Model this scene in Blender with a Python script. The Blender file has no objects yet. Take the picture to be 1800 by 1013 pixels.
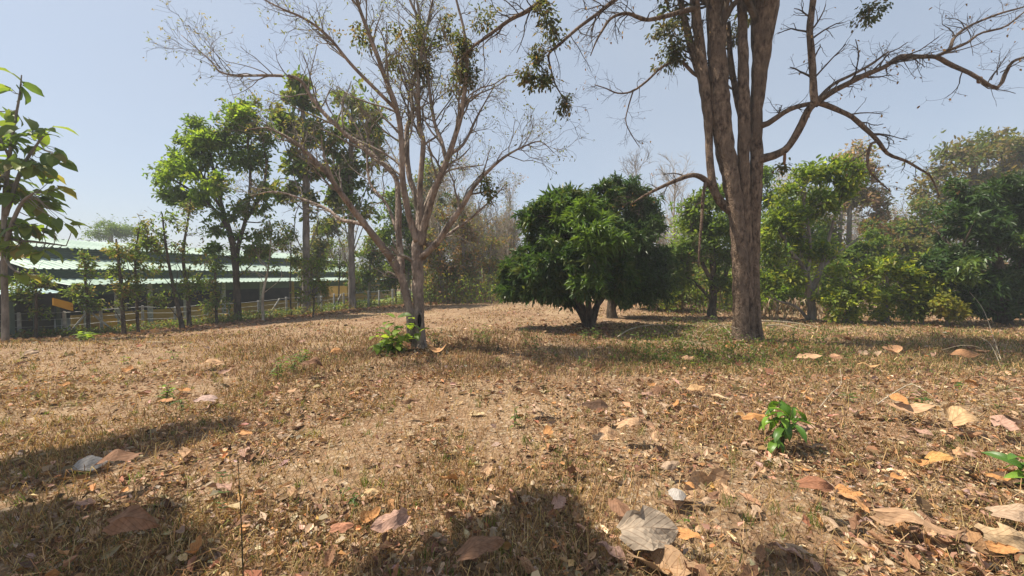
import bpy, math, random
import numpy as np
from mathutils import Matrix, Vector

random.seed(7)
rng = np.random.default_rng(11)
sc = bpy.context.scene
COL = sc.collection
R_ = math.radians

# ------------------------------------------------------------------ camera, sky, sun, exposure
F, CX, CY, HZ, CAMZ = 676.0, 900.0, 506.5, 484.0, 1.6
PITCH = math.atan((CY - HZ) / F)
cam_d = bpy.data.cameras.new('camera')
cam_d.sensor_width = 36.0
cam_d.lens = 36.0 * F / 1800.0
cam_d.clip_start, cam_d.clip_end = 0.05, 2000.0
cam = bpy.data.objects.new('camera', cam_d)
COL.objects.link(cam)
cam.location = (0, 0, CAMZ)
cam.rotation_euler = (math.pi / 2 - PITCH, 0, 0)
sc.camera = cam

SUN_EL = R_(61)
to_sun = np.array([-0.97, 0.14, 0.0])
to_sun = to_sun / np.linalg.norm(to_sun) * math.cos(SUN_EL)
to_sun[2] = math.sin(SUN_EL)
world = bpy.data.worlds.new('World')
sc.world = world
world.use_nodes = True
wn = world.node_tree
wn.nodes.clear()
w_out = wn.nodes.new('ShaderNodeOutputWorld')
w_bg = wn.nodes.new('ShaderNodeBackground')
w_sky = wn.nodes.new('ShaderNodeTexSky')
w_sky.sky_type = 'NISHITA'
w_sky.sun_disc = False
w_sky.sun_elevation = SUN_EL
w_sky.sun_rotation = math.atan2(to_sun[0], to_sun[1])
w_sky.altitude = 300
w_sky.air_density = 1.0
w_sky.dust_density = 2.0
w_sky.ozone_density = 1.5
w_bg.inputs['Strength'].default_value = 0.088
w_mix = wn.nodes.new('ShaderNodeMix'); w_mix.data_type = 'RGBA'
w_mix.inputs[0].default_value = 0.62                     # thick dry season haze whitens the whole sky dome
w_mix.inputs[7].default_value = (3.75, 4.2, 4.75, 1)
w_tc = wn.nodes.new('ShaderNodeTexCoord'); w_nz = wn.nodes.new('ShaderNodeTexNoise')
w_nz.inputs['Scale'].default_value = 2.2; w_nz.inputs['Detail'].default_value = 5
w_mr = wn.nodes.new('ShaderNodeMapRange')
w_mr.inputs[1].default_value, w_mr.inputs[2].default_value, w_mr.inputs[3].default_value, w_mr.inputs[4].default_value = 0.3, 0.7, 0.52, 0.72
wn.links.new(w_tc.outputs['Generated'], w_nz.inputs['Vector']); wn.links.new(w_nz.outputs['Fac'], w_mr.inputs[0])
wn.links.new(w_mr.outputs[0], w_mix.inputs[0])
wn.links.new(w_sky.outputs[0], w_mix.inputs[6])
wn.links.new(w_mix.outputs[2], w_bg.inputs[0])
wn.links.new(w_bg.outputs[0], w_out.inputs[0])
sun_d = bpy.data.lights.new('sun', 'SUN')
sun_d.energy = 5.0
sun_d.angle = R_(0.6)
sun_d.color = (1.0, 0.91, 0.77)
sun = bpy.data.objects.new('sun', sun_d)
COL.objects.link(sun)
sun.rotation_euler = Vector((-to_sun[0], -to_sun[1], -to_sun[2])).to_track_quat('-Z', 'Y').to_euler()
sc.view_settings.view_transform = 'Standard'
sc.view_settings.look = 'None'
sc.view_settings.exposure = 0.86
sc.view_settings.gamma = 1.0
sc.view_settings.use_curve_mapping = False
sc.cycles.max_bounces = 6
sc.cycles.diffuse_bounces = 3
sc.cycles.transmission_bounces = 4
sc.cycles.transparent_max_bounces = 6
sc.cycles.volume_bounces = 0

HAZE_DENSITY = 0.0019

# ------------------------------------------------------------------ terrain
def sn(x, y, seed, f):
    r = np.random.default_rng(seed)
    out = 0.0
    for i in range(6):
        a = r.uniform(0, 6.283); k = f * r.uniform(0.6, 1.7); p = r.uniform(0, 6.283)
        out = out + np.sin((x * math.cos(a) + y * math.sin(a)) * k + p)
    return out / 6.0

def smooth(v, a, b):
    t = np.clip((v - a) / (b - a), 0, 1)
    return t * t * (3 - 2 * t)

def H(x, y):
    x = np.asarray(x, float); y = np.asarray(y, float)
    s = np.logaddexp(0, (-x - 3.0) * 1.2) / 1.2
    z = -0.0625 * s * smooth(y, 7, 16) * smooth(-x, -400, -2)
    z = np.maximum(z, -1.3)
    z = z + 0.05 * sn(x, y, 1, 0.6) * smooth(np.hypot(x, y), 1, 6)
    z = z + 0.018 * sn(x, y, 2, 3.0) + 0.008 * sn(x, y, 3, 11.0)
    return z

def ray(px, py):
    c, s = math.cos(PITCH), math.sin(PITCH)
    dx, u = px - CX, CY - py
    return np.array([dx, F * c + u * s, -F * s + u * c])

def PX(px, py, D):
    """the world point at forward distance D seen at photograph pixel (px, py)"""
    r = ray(px, py)
    return np.array([0, 0, CAMZ]) + r * (D / r[1])

def at(px, py):
    r = ray(px, py)
    lo, hi = 1.0, 120.0
    for _ in range(50):
        m = (lo + hi) / 2
        p = r * (m / r[1])
        if p[2] + CAMZ > H(p[0], p[1]): lo = m
        else: hi = m
    p = r * (lo / r[1])
    return np.array([p[0], p[1], float(H(p[0], p[1]))])

# ------------------------------------------------------------------ materials
MATS = {}
def mat_new(name):
    m = bpy.data.materials.new(name); m.use_nodes = True
    nt = m.node_tree; nt.nodes.clear()
    out = nt.nodes.new('ShaderNodeOutputMaterial')
    MATS[name] = m
    return m, nt, out

def N(nt, typ, **kw):
    n = nt.nodes.new(typ)
    for k, v in kw.items(): setattr(n, k, v)
    return n

def leaf_material(name, trans=0.4, rough=0.45, spec=0.4, gain=1.6):
    m, nt, out = mat_new(name)
    at_ = N(nt, 'ShaderNodeAttribute', attribute_name='tint')
    p = N(nt, 'ShaderNodeBsdfPrincipled')
    p.inputs['Roughness'].default_value = rough
    p.inputs['Specular IOR Level'].default_value = spec
    nz = N(nt, 'ShaderNodeTexNoise'); nz.inputs['Scale'].default_value = 18
    hs = N(nt, 'ShaderNodeHueSaturation')
    mr = N(nt, 'ShaderNodeMapRange'); mr.inputs[3].default_value = 0.75; mr.inputs[4].default_value = 1.25
    nt.links.new(nz.outputs['Fac'], mr.inputs[0]); nt.links.new(mr.outputs[0], hs.inputs['Value'])
    nt.links.new(at_.outputs['Color'], hs.inputs['Color'])
    nt.links.new(hs.outputs[0], p.inputs['Base Color'])
    t = N(nt, 'ShaderNodeBsdfTranslucent')
    g = N(nt, 'ShaderNodeMix', data_type='RGBA', blend_type='MULTIPLY'); g.inputs[0].default_value = 1
    nt.links.new(hs.outputs[0], g.inputs[6]); g.inputs[7].default_value = (gain * 1.1, gain * 1.05, gain * 0.5, 1)
    nt.links.new(g.outputs[2], t.inputs[0])
    mx = N(nt, 'ShaderNodeMixShader'); mx.inputs[0].default_value = trans
    nt.links.new(p.outputs[0], mx.inputs[1]); nt.links.new(t.outputs[0], mx.inputs[2])
    nt.links.new(mx.outputs[0], out.inputs[0])
    return m

def bark_material(name, c1, c2, c3, scale=6.0, stretch=0.35, bump=0.7):
    m, nt, out = mat_new(name)
    tc = N(nt, 'ShaderNodeTexCoord'); mp = N(nt, 'ShaderNodeMapping')
    mp.inputs['Scale'].default_value = (1, 1, stretch)
    nt.links.new(tc.outputs['Object'], mp.inputs[0])
    n1 = N(nt, 'ShaderNodeTexNoise'); n1.inputs['Scale'].default_value = scale; n1.inputs['Detail'].default_value = 8
    n1.inputs['Roughness'].default_value = 0.65
    v = N(nt, 'ShaderNodeTexVoronoi'); v.inputs['Scale'].default_value = scale * 4.5
    n2 = N(nt, 'ShaderNodeTexNoise'); n2.inputs['Scale'].default_value = 1.7; n2.inputs['Detail'].default_value = 4
    for n in (n1, v): nt.links.new(mp.outputs[0], n.inputs['Vector'])
    nt.links.new(tc.outputs['Object'], n2.inputs['Vector'])
    cr = N(nt, 'ShaderNodeValToRGB')
    cr.color_ramp.elements[0].position = 0.36; cr.color_ramp.elements[0].color = (*c1, 1)
    cr.color_ramp.elements[1].position = 0.62; cr.color_ramp.elements[1].color = (*c2, 1)
    nt.links.new(n1.outputs['Fac'], cr.inputs[0])
    mx = N(nt, 'ShaderNodeMix', data_type='RGBA')
    r2 = N(nt, 'ShaderNodeMapRange'); r2.inputs[1].default_value = 0.48; r2.inputs[2].default_value = 0.68
    nt.links.new(n2.outputs['Fac'], r2.inputs[0]); nt.links.new(r2.outputs[0], mx.inputs[0])
    nt.links.new(cr.outputs[0], mx.inputs[6]); mx.inputs[7].default_value = (*c3, 1)
    p = N(nt, 'ShaderNodeBsdfPrincipled'); p.inputs['Roughness'].default_value = 0.9
    p.inputs['Specular IOR Level'].default_value = 0.15
    nt.links.new(mx.outputs[2], p.inputs['Base Color'])
    ad = N(nt, 'ShaderNodeMath', operation='ADD'); nt.links.new(n1.outputs['Fac'], ad.inputs[0]); nt.links.new(v.outputs['Distance'], ad.inputs[1])
    b = N(nt, 'ShaderNodeBump'); b.inputs['Strength'].default_value = bump; b.inputs['Distance'].default_value = 0.03
    nt.links.new(ad.outputs[0], b.inputs['Height']); nt.links.new(b.outputs[0], p.inputs['Normal'])
    nt.links.new(p.outputs[0], out.inputs[0])
    return m

def plain_material(name, c1, c2, scale=8, rough=0.7, spec=0.3, metal=0, bump=0.1):
    m, nt, out = mat_new(name)
    tc = N(nt, 'ShaderNodeTexCoord')
    n1 = N(nt, 'ShaderNodeTexNoise'); n1.inputs['Scale'].default_value = scale; n1.inputs['Detail'].default_value = 7
    nt.links.new(tc.outputs['Object'], n1.inputs['Vector'])
    cr = N(nt, 'ShaderNodeValToRGB')
    cr.color_ramp.elements[0].position = 0.35; cr.color_ramp.elements[0].color = (*c1, 1)
    cr.color_ramp.elements[1].position = 0.68; cr.color_ramp.elements[1].color = (*c2, 1)
    nt.links.new(n1.outputs['Fac'], cr.inputs[0])
    p = N(nt, 'ShaderNodeBsdfPrincipled'); p.inputs['Roughness'].default_value = rough
    p.inputs['Specular IOR Level'].default_value = spec; p.inputs['Metallic'].default_value = metal
    nt.links.new(cr.outputs[0], p.inputs['Base Color'])
    b = N(nt, 'ShaderNodeBump'); b.inputs['Strength'].default_value = bump; b.inputs['Distance'].default_value = 0.02
    nt.links.new(n1.outputs['Fac'], b.inputs['Height']); nt.links.new(b.outputs[0], p.inputs['Normal'])
    nt.links.new(p.outputs[0], out.inputs[0])
    return m

LEAF = leaf_material('green_leaf', 0.48, 0.5, 0.3, 1.9)
GLOSSY = leaf_material('glossy_leaf', 0.32, 0.40, 0.4, 1.6)
STRAW = leaf_material('dry_blade', 0.25, 0.8, 0.12, 1.2)
LITTER = leaf_material('dry_litter', 0.12, 0.85, 0.12, 1.1)
BARK_BIG = bark_material('rough_brown_bark', (0.055, 0.036, 0.026), (0.28, 0.20, 0.14), (0.16, 0.115, 0.083), 13, 0.4, 1.0)
BARK_PINK = bark_material('pinkish_bark', (0.10, 0.078, 0.063), (0.38, 0.30, 0.245), (0.21, 0.165, 0.135), 6, 0.4, 0.8)
BARK_DARK = bark_material('dark_bark', (0.03, 0.023, 0.018), (0.13, 0.10, 0.075), (0.09, 0.07, 0.055), 7, 0.3, 0.7)
BARK_GREY = bark_material('grey_bark', (0.10, 0.085, 0.07), (0.30, 0.26, 0.22), (0.20, 0.17, 0.145), 5, 0.3, 0.5)
BARK_PALE = bark_material('pale_bark', (0.22, 0.18, 0.14), (0.48, 0.42, 0.34), (0.33, 0.28, 0.22), 5, 0.3, 0.4)
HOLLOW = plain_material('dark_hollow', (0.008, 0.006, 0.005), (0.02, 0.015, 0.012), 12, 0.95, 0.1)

def teak_leaf_material():
    m, nt, out = mat_new('big_dry_leaf')
    at_ = N(nt, 'ShaderNodeAttribute', attribute_name='tint')
    uv = N(nt, 'ShaderNodeAttribute', attribute_name='leafuv')
    sx = N(nt, 'ShaderNodeSeparateXYZ'); nt.links.new(uv.outputs['Vector'], sx.inputs[0])
    ab = N(nt, 'ShaderNodeMath', operation='ABSOLUTE'); nt.links.new(sx.outputs[1], ab.inputs[0])
    # side veins: sin((u*1 - |v|*0.9)*k)
    m1 = N(nt, 'ShaderNodeMath', operation='MULTIPLY'); m1.inputs[1].default_value = 0.75; nt.links.new(ab.outputs[0], m1.inputs[0])
    s1 = N(nt, 'ShaderNodeMath', operation='SUBTRACT'); nt.links.new(sx.outputs[0], s1.inputs[0]); nt.links.new(m1.outputs[0], s1.inputs[1])
    m2 = N(nt, 'ShaderNodeMath', operation='MULTIPLY'); m2.inputs[1].default_value = 38; nt.links.new(s1.outputs[0], m2.inputs[0])
    sn_ = N(nt, 'ShaderNodeMath', operation='SINE'); nt.links.new(m2.outputs[0], sn_.inputs[0])
    vv = N(nt, 'ShaderNodeMapRange'); vv.inputs[1].default_value = 0.8; vv.inputs[2].default_value = 1.0
    nt.links.new(sn_.outputs[0], vv.inputs[0])
    mid = N(nt, 'ShaderNodeMapRange'); mid.inputs[1].default_value = 0.03; mid.inputs[2].default_value = 0.0
    nt.links.new(ab.outputs[0], mid.inputs[0])
    mxv = N(nt, 'ShaderNodeMath', operation='MAXIMUM'); nt.links.new(vv.outputs[0], mxv.inputs[0]); nt.links.new(mid.outputs[0], mxv.inputs[1])
    nz = N(nt, 'ShaderNodeTexNoise'); nz.inputs['Scale'].default_value = 9; nz.inputs['Detail'].default_value = 6
    tco = N(nt, 'ShaderNodeTexCoord'); nt.links.new(tco.outputs['Object'], nz.inputs['Vector'])
    mr = N(nt, 'ShaderNodeMapRange'); mr.inputs[1].default_value = 0.3; mr.inputs[2].default_value = 0.7; mr.inputs[3].default_value = 0.75; mr.inputs[4].default_value = 1.2
    nt.links.new(nz.outputs['Fac'], mr.inputs[0])
    hs = N(nt, 'ShaderNodeHueSaturation'); nt.links.new(at_.outputs['Color'], hs.inputs['Color']); nt.links.new(mr.outputs[0], hs.inputs['Value'])
    mx = N(nt, 'ShaderNodeMix', data_type='RGBA', blend_type='MULTIPLY'); nt.links.new(hs.outputs[0], mx.inputs[6]); mx.inputs[7].default_value = (0.55, 0.45, 0.38, 1)
    mf = N(nt, 'ShaderNodeMath', operation='MULTIPLY'); mf.inputs[1].default_value = 0.6
    nt.links.new(mxv.outputs[0], mf.inputs[0]); nt.links.new(mf.outputs[0], mx.inputs[0])
    p = N(nt, 'ShaderNodeBsdfPrincipled'); p.inputs['Roughness'].default_value = 0.75; p.inputs['Specular IOR Level'].default_value = 0.2
    nt.links.new(mx.outputs[2], p.inputs['Base Color'])
    ad = N(nt, 'ShaderNodeMath', operation='ADD'); nt.links.new(nz.outputs['Fac'], ad.inputs[0]); nt.links.new(mxv.outputs[0], ad.inputs[1])
    b = N(nt, 'ShaderNodeBump'); b.inputs['Strength'].default_value = 0.3; b.inputs['Distance'].default_value = 0.004
    nt.links.new(ad.outputs[0], b.inputs['Height']); nt.links.new(b.outputs[0], p.inputs['Normal'])
    t = N(nt, 'ShaderNodeBsdfTranslucent'); nt.links.new(mx.outputs[2], t.inputs[0])
    ms = N(nt, 'ShaderNodeMixShader'); ms.inputs[0].default_value = 0.12
    nt.links.new(p.outputs[0], ms.inputs[1]); nt.links.new(t.outputs[0], ms.inputs[2])
    nt.links.new(ms.outputs[0], out.inputs[0])
    return m
TEAK_DRY = teak_leaf_material()

def ground_material():
    m, nt, out = mat_new('dry_earth')
    tc = N(nt, 'ShaderNodeTexCoord')
    def noise(s, d=6, r=0.6):
        n = N(nt, 'ShaderNodeTexNoise'); n.inputs['Scale'].default_value = s; n.inputs['Detail'].default_value = d; n.inputs['Roughness'].default_value = r
        nt.links.new(tc.outputs['Object'], n.inputs['Vector']); return n
    n_big, n_mid, n_fine = noise(0.35, 5), noise(2.2, 8, 0.7), noise(30, 6, 0.7)
    v = N(nt, 'ShaderNodeTexVoronoi'); v.inputs['Scale'].default_value = 26; nt.links.new(tc.outputs['Object'], v.inputs['Vector'])
    v2 = N(nt, 'ShaderNodeTexVoronoi'); v2.inputs['Scale'].default_value = 60; nt.links.new(tc.outputs['Object'], v2.inputs['Vector'])
    cr = N(nt, 'ShaderNodeValToRGB')
    e = cr.color_ramp.elements
    e[0].position = 0.33; e[0].color = (0.17, 0.115, 0.07, 1)
    e[1].position = 0.68; e[1].color = (0.38, 0.28, 0.175, 1)
    k = e.new(0.5); k.color = (0.28, 0.19, 0.12, 1)
    nt.links.new(n_mid.outputs['Fac'], cr.inputs[0])
    cb = N(nt, 'ShaderNodeValToRGB'); e = cb.color_ramp.elements
    e[0].position = 0.38; e[0].color = (0.7, 0.55, 0.48, 1); e[1].position = 0.6; e[1].color = (1.08, 1.06, 0.98, 1)
    nt.links.new(n_big.outputs['Fac'], cb.inputs[0])
    mx = N(nt, 'ShaderNodeMix', data_type='RGBA', blend_type='MULTIPLY'); mx.inputs[0].default_value = 1
    nt.links.new(cr.outputs[0], mx.inputs[6]); nt.links.new(cb.outputs[0], mx.inputs[7])
    # crumbled leaf bits
    ct = N(nt, 'ShaderNodeValToRGB'); e = ct.color_ramp.elements
    e[0].position = 0; e[0].color = (0.07, 0.045, 0.028, 1); e[1].position = 1; e[1].color = (0.5, 0.41, 0.30, 1)
    k = e.new(0.35); k.color = (0.19, 0.12, 0.07, 1); k = e.new(0.7); k.color = (0.34, 0.25, 0.16, 1)
    sp = N(nt, 'ShaderNodeSeparateColor'); nt.links.new(v.outputs['Color'], sp.inputs[0]); nt.links.new(sp.outputs[0], ct.inputs[0])
    m3 = N(nt, 'ShaderNodeMix', data_type='RGBA'); nt.links.new(mx.outputs[2], m3.inputs[6]); nt.links.new(ct.outputs[0], m3.inputs[7])
    rg = N(nt, 'ShaderNodeMapRange'); rg.inputs[1].default_value = 0.40; rg.inputs[2].default_value = 0.62; rg.inputs[3].default_value = 0.0; rg.inputs[4].default_value = 0.85
    nt.links.new(n_fine.outputs['Fac'], rg.inputs[0]); nt.links.new(rg.outputs[0], m3.inputs[0])
    p = N(nt, 'ShaderNodeBsdfPrincipled'); p.inputs['Roughness'].default_value = 0.95; p.inputs['Specular IOR Level'].default_value = 0.1
    nt.links.new(m3.outputs[2], p.inputs['Base Color'])
    ad = N(nt, 'ShaderNodeMath', operation='ADD'); nt.links.new(n_fine.outputs['Fac'], ad.inputs[0]); nt.links.new(v.outputs['Distance'], ad.inputs[1])
    b = N(nt, 'ShaderNodeBump'); b.inputs['Strength'].default_value = 0.9; b.inputs['Distance'].default_value = 0.03
    nt.links.new(ad.outputs[0], b.inputs['Height']); nt.links.new(b.outputs[0], p.inputs['Normal'])
    nt.links.new(p.outputs[0], out.inputs[0])
    return m
EARTH = ground_material()
LAWN = plain_material('lawn_green', (0.07, 0.11, 0.025), (0.19, 0.22, 0.06), 3, 0.9, 0.1, 0, 0.6)
ROOF = plain_material('mint_roof_sheet', (0.33, 0.42, 0.355), (0.47, 0.56, 0.49), 0.8, 0.45, 0.4)
ROOF_BLUE = plain_material('pale_blue_roof_sheet', (0.32, 0.43, 0.44), (0.42, 0.52, 0.52), 0.8, 0.45, 0.4)
CLAD = plain_material('dark_green_cladding', (0.055, 0.085, 0.07), (0.095, 0.135, 0.11), 1.2, 0.5, 0.4)
YELLOW = plain_material('ochre_paint', (0.40, 0.235, 0.05), (0.52, 0.32, 0.08), 1.5, 0.8, 0.2)
ORANGE = plain_material('orange_paint', (0.58, 0.29, 0.035), (0.68, 0.36, 0.055), 1.5, 0.8, 0.2)
INSIDE = plain_material('dim_interior', (0.03, 0.03, 0.03), (0.06, 0.055, 0.05), 1.5, 0.9, 0.1)
GLASS = plain_material('dark_window_glass', (0.015, 0.018, 0.02), (0.03, 0.035, 0.038), 1.5, 0.12, 0.6)
CONC = plain_material('grey_concrete', (0.24, 0.235, 0.22), (0.42, 0.41, 0.38), 9, 0.9, 0.2, 0, 0.3)
WIRE = plain_material('galvanised_wire', (0.30, 0.30, 0.29), (0.45, 0.45, 0.44), 20, 0.5, 0.5, 0.4)
SHEET = plain_material('weathered_grey_sheet', (0.09, 0.095, 0.10), (0.17, 0.175, 0.18), 3, 0.6, 0.4)
STICK = bark_material('bleached_wood', (0.25, 0.20, 0.14), (0.52, 0.44, 0.32), (0.38, 0.31, 0.22), 9, 0.4, 0.5)

# ------------------------------------------------------------------ mesh builder
ORIGIN = {}
class MB:
    def __init__(s): s.v = []; s.f = []; s.c = []; s.n = 0; s.uv = []
    def add(s, V, Fs, col=None):
        V = np.asarray(V, float).reshape(-1, 3)
        for Fa in Fs:
            Fa = np.asarray(Fa, int)
            if len(Fa): s.f.append(Fa + s.n)
        s.v.append(V); s.n += len(V)
        if col is None: col = np.tile([0.5, 0.5, 0.5], (len(V), 1))
        s.c.append(np.broadcast_to(np.asarray(col, float), (len(V), 3)))
    def mesh(s, name, mat, origin=(0, 0, 0), smooth_=False):
        me = bpy.data.meshes.new(name)
        V = np.concatenate(s.v) - np.asarray(origin)
        tot = np.concatenate([np.full(len(f), f.shape[1]) for f in s.f])
        idx = np.concatenate([f.ravel() for f in s.f])
        me.vertices.add(len(V)); me.vertices.foreach_set('co', V.astype(np.float32).ravel())
        me.loops.add(len(idx)); me.loops.foreach_set('vertex_index', idx.astype(np.int32))
        me.polygons.add(len(tot))
        st = np.concatenate([[0], np.cumsum(tot)[:-1]])
        me.polygons.foreach_set('loop_start', st.astype(np.int32))
        me.polygons.foreach_set('use_smooth', np.full(len(tot), smooth_))
        me.update(calc_edges=True)
        a = me.attributes.new('tint', 'FLOAT_COLOR', 'POINT')
        c = np.concatenate(s.c); c4 = np.ones((len(c), 4), np.float32); c4[:, :3] = c
        a.data.foreach_set('color', c4.ravel())
        if s.uv:
            a = me.attributes.new('leafuv', 'FLOAT_VECTOR', 'POINT')
            a.data.foreach_set('vector', np.concatenate(s.uv).astype(np.float32).ravel())
        me.materials.append(mat)
        return me
    def build(s, name, mat, parent=None, smooth_=False, kind=None, label=None):
        o = ORIGIN.get(parent.name, (0, 0, 0)) if parent else (0, 0, 0)
        ob = bpy.data.objects.new(name, s.mesh(name, mat, o, smooth_))
        COL.objects.link(ob)
        if parent: ob.parent = parent; ORIGIN[ob.name] = o
        if kind: ob['kind'] = kind
        if label: ob['label'] = label
        return ob

def thing(name, label, cat, loc, group=None):
    o = bpy.data.objects.new(name, None); COL.objects.link(o)
    o.location = [float(a) for a in loc]; o.empty_display_size = 0.2
    o['label'] = label; o['category'] = cat
    if group: o['group'] = group
    ORIGIN[o.name] = tuple(float(a) for a in loc)
    return o
def tag(o, label, cat, group=None):
    o['label'] = label; o['category'] = cat
    if group: o['group'] = group
    return o

def unit(v): return v / np.maximum(np.linalg.norm(v, axis=-1, keepdims=True), 1e-9)

def tubes(mb, P, R, k=3, col=None):
    """P (N,m,3), R (N,m): N tubes"""
    P = np.asarray(P, float); R = np.asarray(R, float)
    Nn, m, _ = P.shape
    if Nn == 0: return
    T = np.empty_like(P); T[:, 1:-1] = P[:, 2:] - P[:, :-2]; T[:, 0] = P[:, 1] - P[:, 0]; T[:, -1] = P[:, -1] - P[:, -2]
    T = unit(T)
    ref = np.where(np.abs(unit(P[:, -1] - P[:, 0])[:, 2:3]) > 0.8, np.array([[1.0, 0.1, 0]]), np.array([[0.1, 0, 1.0]]))[:, None, :]
    A = unit(np.cross(T, np.broadcast_to(ref, T.shape))); B = np.cross(T, A)
    th = np.arange(k) * 2 * math.pi / k
    V = P[:, :, None, :] + R[:, :, None, None] * (A[:, :, None, :] * np.cos(th)[None, None, :, None] + B[:, :, None, :] * np.sin(th)[None, None, :, None])
    i = np.arange(m - 1)[:, None] * k; j = np.arange(k)[None, :]; j2 = (j + 1) % k
    q = np.stack([i + j, i + j2, i + k + j2, i + k + j], -1).reshape(-1, 4)
    q = (q[None] + (np.arange(Nn) * m * k)[:, None, None]).reshape(-1, 4)
    c = None
    if col is not None: c = np.repeat(np.asarray(col), m * k, axis=0) if np.ndim(col) == 2 else col
    mb.add(V.reshape(-1, 3), [q], c)

def spline(pts, n):
    pts = np.asarray(pts, float)
    p = np.vstack([2 * pts[0] - pts[1], pts, 2 * pts[-1] - pts[-2]])
    seg = len(pts) - 1
    t = np.linspace(0, seg - 1e-6, n); i = t.astype(int); u = (t - i)[:, None]
    a, b, c, d = p[i], p[i + 1], p[i + 2], p[i + 3]
    return 0.5 * (2 * b + (c - a) * u + (2 * a - 5 * b + 4 * c - d) * u ** 2 + (3 * b - a - 3 * c + d) * u ** 3)

def rough_tube(mb, pts4, k=14, n=None, rough=0.1, flute=0.0, seed=0, flare=0.0):
    """one thick stem with a lumpy, fluted surface; pts4 rows are x y z r"""
    L = np.linalg.norm(np.diff(np.asarray(pts4)[:, :3], axis=0), axis=1).sum()
    n = n or int(max(6, min(70, L / 0.12)))
    S = spline(pts4, n); P, R = S[:, :3], np.maximum(S[:, 3], 0.002)
    if flare: R = R * (1 + flare * np.exp(-np.linspace(0, L, n) / 0.25))
    T = np.gradient(P, axis=0); T = unit(T)
    ref = np.array([1.0, 0.15, 0.0]) if abs(unit(P[-1] - P[0])[2]) > 0.6 else np.array([0.1, 0.1, 1.0])
    A = unit(np.cross(T, np.broadcast_to(ref, T.shape))); B = np.cross(T, A)
    th = np.arange(k) * 2 * math.pi / k
    s = np.linspace(0, L, n)[:, None]
    r = np.random.default_rng(seed)
    bump = np.zeros((n, k))
    for q in range(7):
        bump += np.sin(s * r.uniform(2, 14) + r.integers(1, 5) * th[None] + r.uniform(0, 6.28)) / 7
    fl = np.zeros((1, k))
    for q in range(3): fl = fl + np.cos(r.integers(3, 6) * th[None] + r.uniform(0, 6.28) ) / 3
    rr = R[:, None] * (1 + rough * 1.8 * bump + flute * fl)
    V = P[:, None, :] + rr[..., None] * (A[:, None, :] * np.cos(th)[None, :, None] + B[:, None, :] * np.sin(th)[None, :, None])
    i = np.arange(n - 1)[:, None] * k; j = np.arange(k)[None, :]; j2 = (j + 1) % k
    q = np.stack([i + j, i + j2, i + k + j2, i + k + j], -1).reshape(-1, 4)
    cap = np.array([np.arange(k) + (n - 1) * k]); cap0 = np.array([np.arange(k)[::-1]])
    mb.add(V.reshape(-1, 3), [q, cap, cap0])

def resample(P, n):
    return spline(P, n)

def grow(P, R, cnt, ln, ang, up, wig, m=5, rr=0.6, tmin=0.2, rmin=0.002, tmax=1.0, decay=0.4, horiz=0.0):
    """children of tubes P(N,m0,3),R(N,m0): cnt per parent; returns (P2,R2)"""
    Nn, m0, _ = P.shape
    idx = np.repeat(np.arange(Nn), cnt)
    M = len(idx)
    if M == 0: return np.zeros((0, m, 3)), np.zeros((0, m))
    t = rng.uniform(tmin, tmax, M); f = t * (m0 - 1); i = np.minimum(f.astype(int), m0 - 2); u = (f - i)[:, None]
    p = P[idx, i] * (1 - u) + P[idx, i + 1] * u
    r = R[idx, i] * (1 - u[:, 0]) + R[idx, i + 1] * u[:, 0]
    tan = unit(P[idx, i + 1] - P[idx, i])
    rnd = unit(rng.normal(size=(M, 3))); perp = unit(np.cross(tan, rnd))
    a = rng.uniform(ang[0], ang[1], M)[:, None]
    d = unit(np.cos(a) * tan + np.sin(a) * perp + np.array([0, 0, up]))
    if horiz: d[:, 2] *= (1 - horiz); d = unit(d)
    lnv = ln[idx] if np.ndim(ln) else ln
    L = lnv * rng.uniform(0.55, 1.35, M) * (1 - decay * t)
    pts = [p]; cur = p; dd = d
    for q in range(m - 1):
        cur = cur + dd * (L / (m - 1))[:, None]
        pts.append(cur)
        dd = unit(dd + rng.normal(size=(M, 3)) * wig + np.array([0, 0, up * 0.35]))
    P2 = np.stack(pts, 1)
    r0 = np.maximum(r * rr, rmin)
    R2 = r0[:, None] * np.linspace(1, 0.4, m)[None]
    return P2, np.maximum(R2, rmin * 0.7)

# leaf templates: verts (length x, width y, lift z) and faces
T_LANCE = (np.array([[0, 0, 0], [.35, .5, .06], [.35, -.5, .06], [1, 0, -.18]]), [np.array([[0, 1, 3], [0, 3, 2]])])
T_BROAD = (np.array([[0, 0, 0], [.25, .42, .06], [.7, .38, .02], [1, 0, -.15], [.7, -.38, .02], [.25, -.42, .06]]),
           [np.array([[0, 1, 2, 3], [0, 3, 4, 5]])])
T_CURL = (np.array([[0, 0, 0], [.25, .42, .22], [.7, .40, .30], [1, 0, .12], [.7, -.36, .10], [.25, -.42, .25], [.5, 0, -.02]]),
          [np.array([[0, 1, 6], [1, 2, 6], [2, 3, 6], [3, 4, 6], [4, 5, 6], [5, 0, 6]])])

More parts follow.
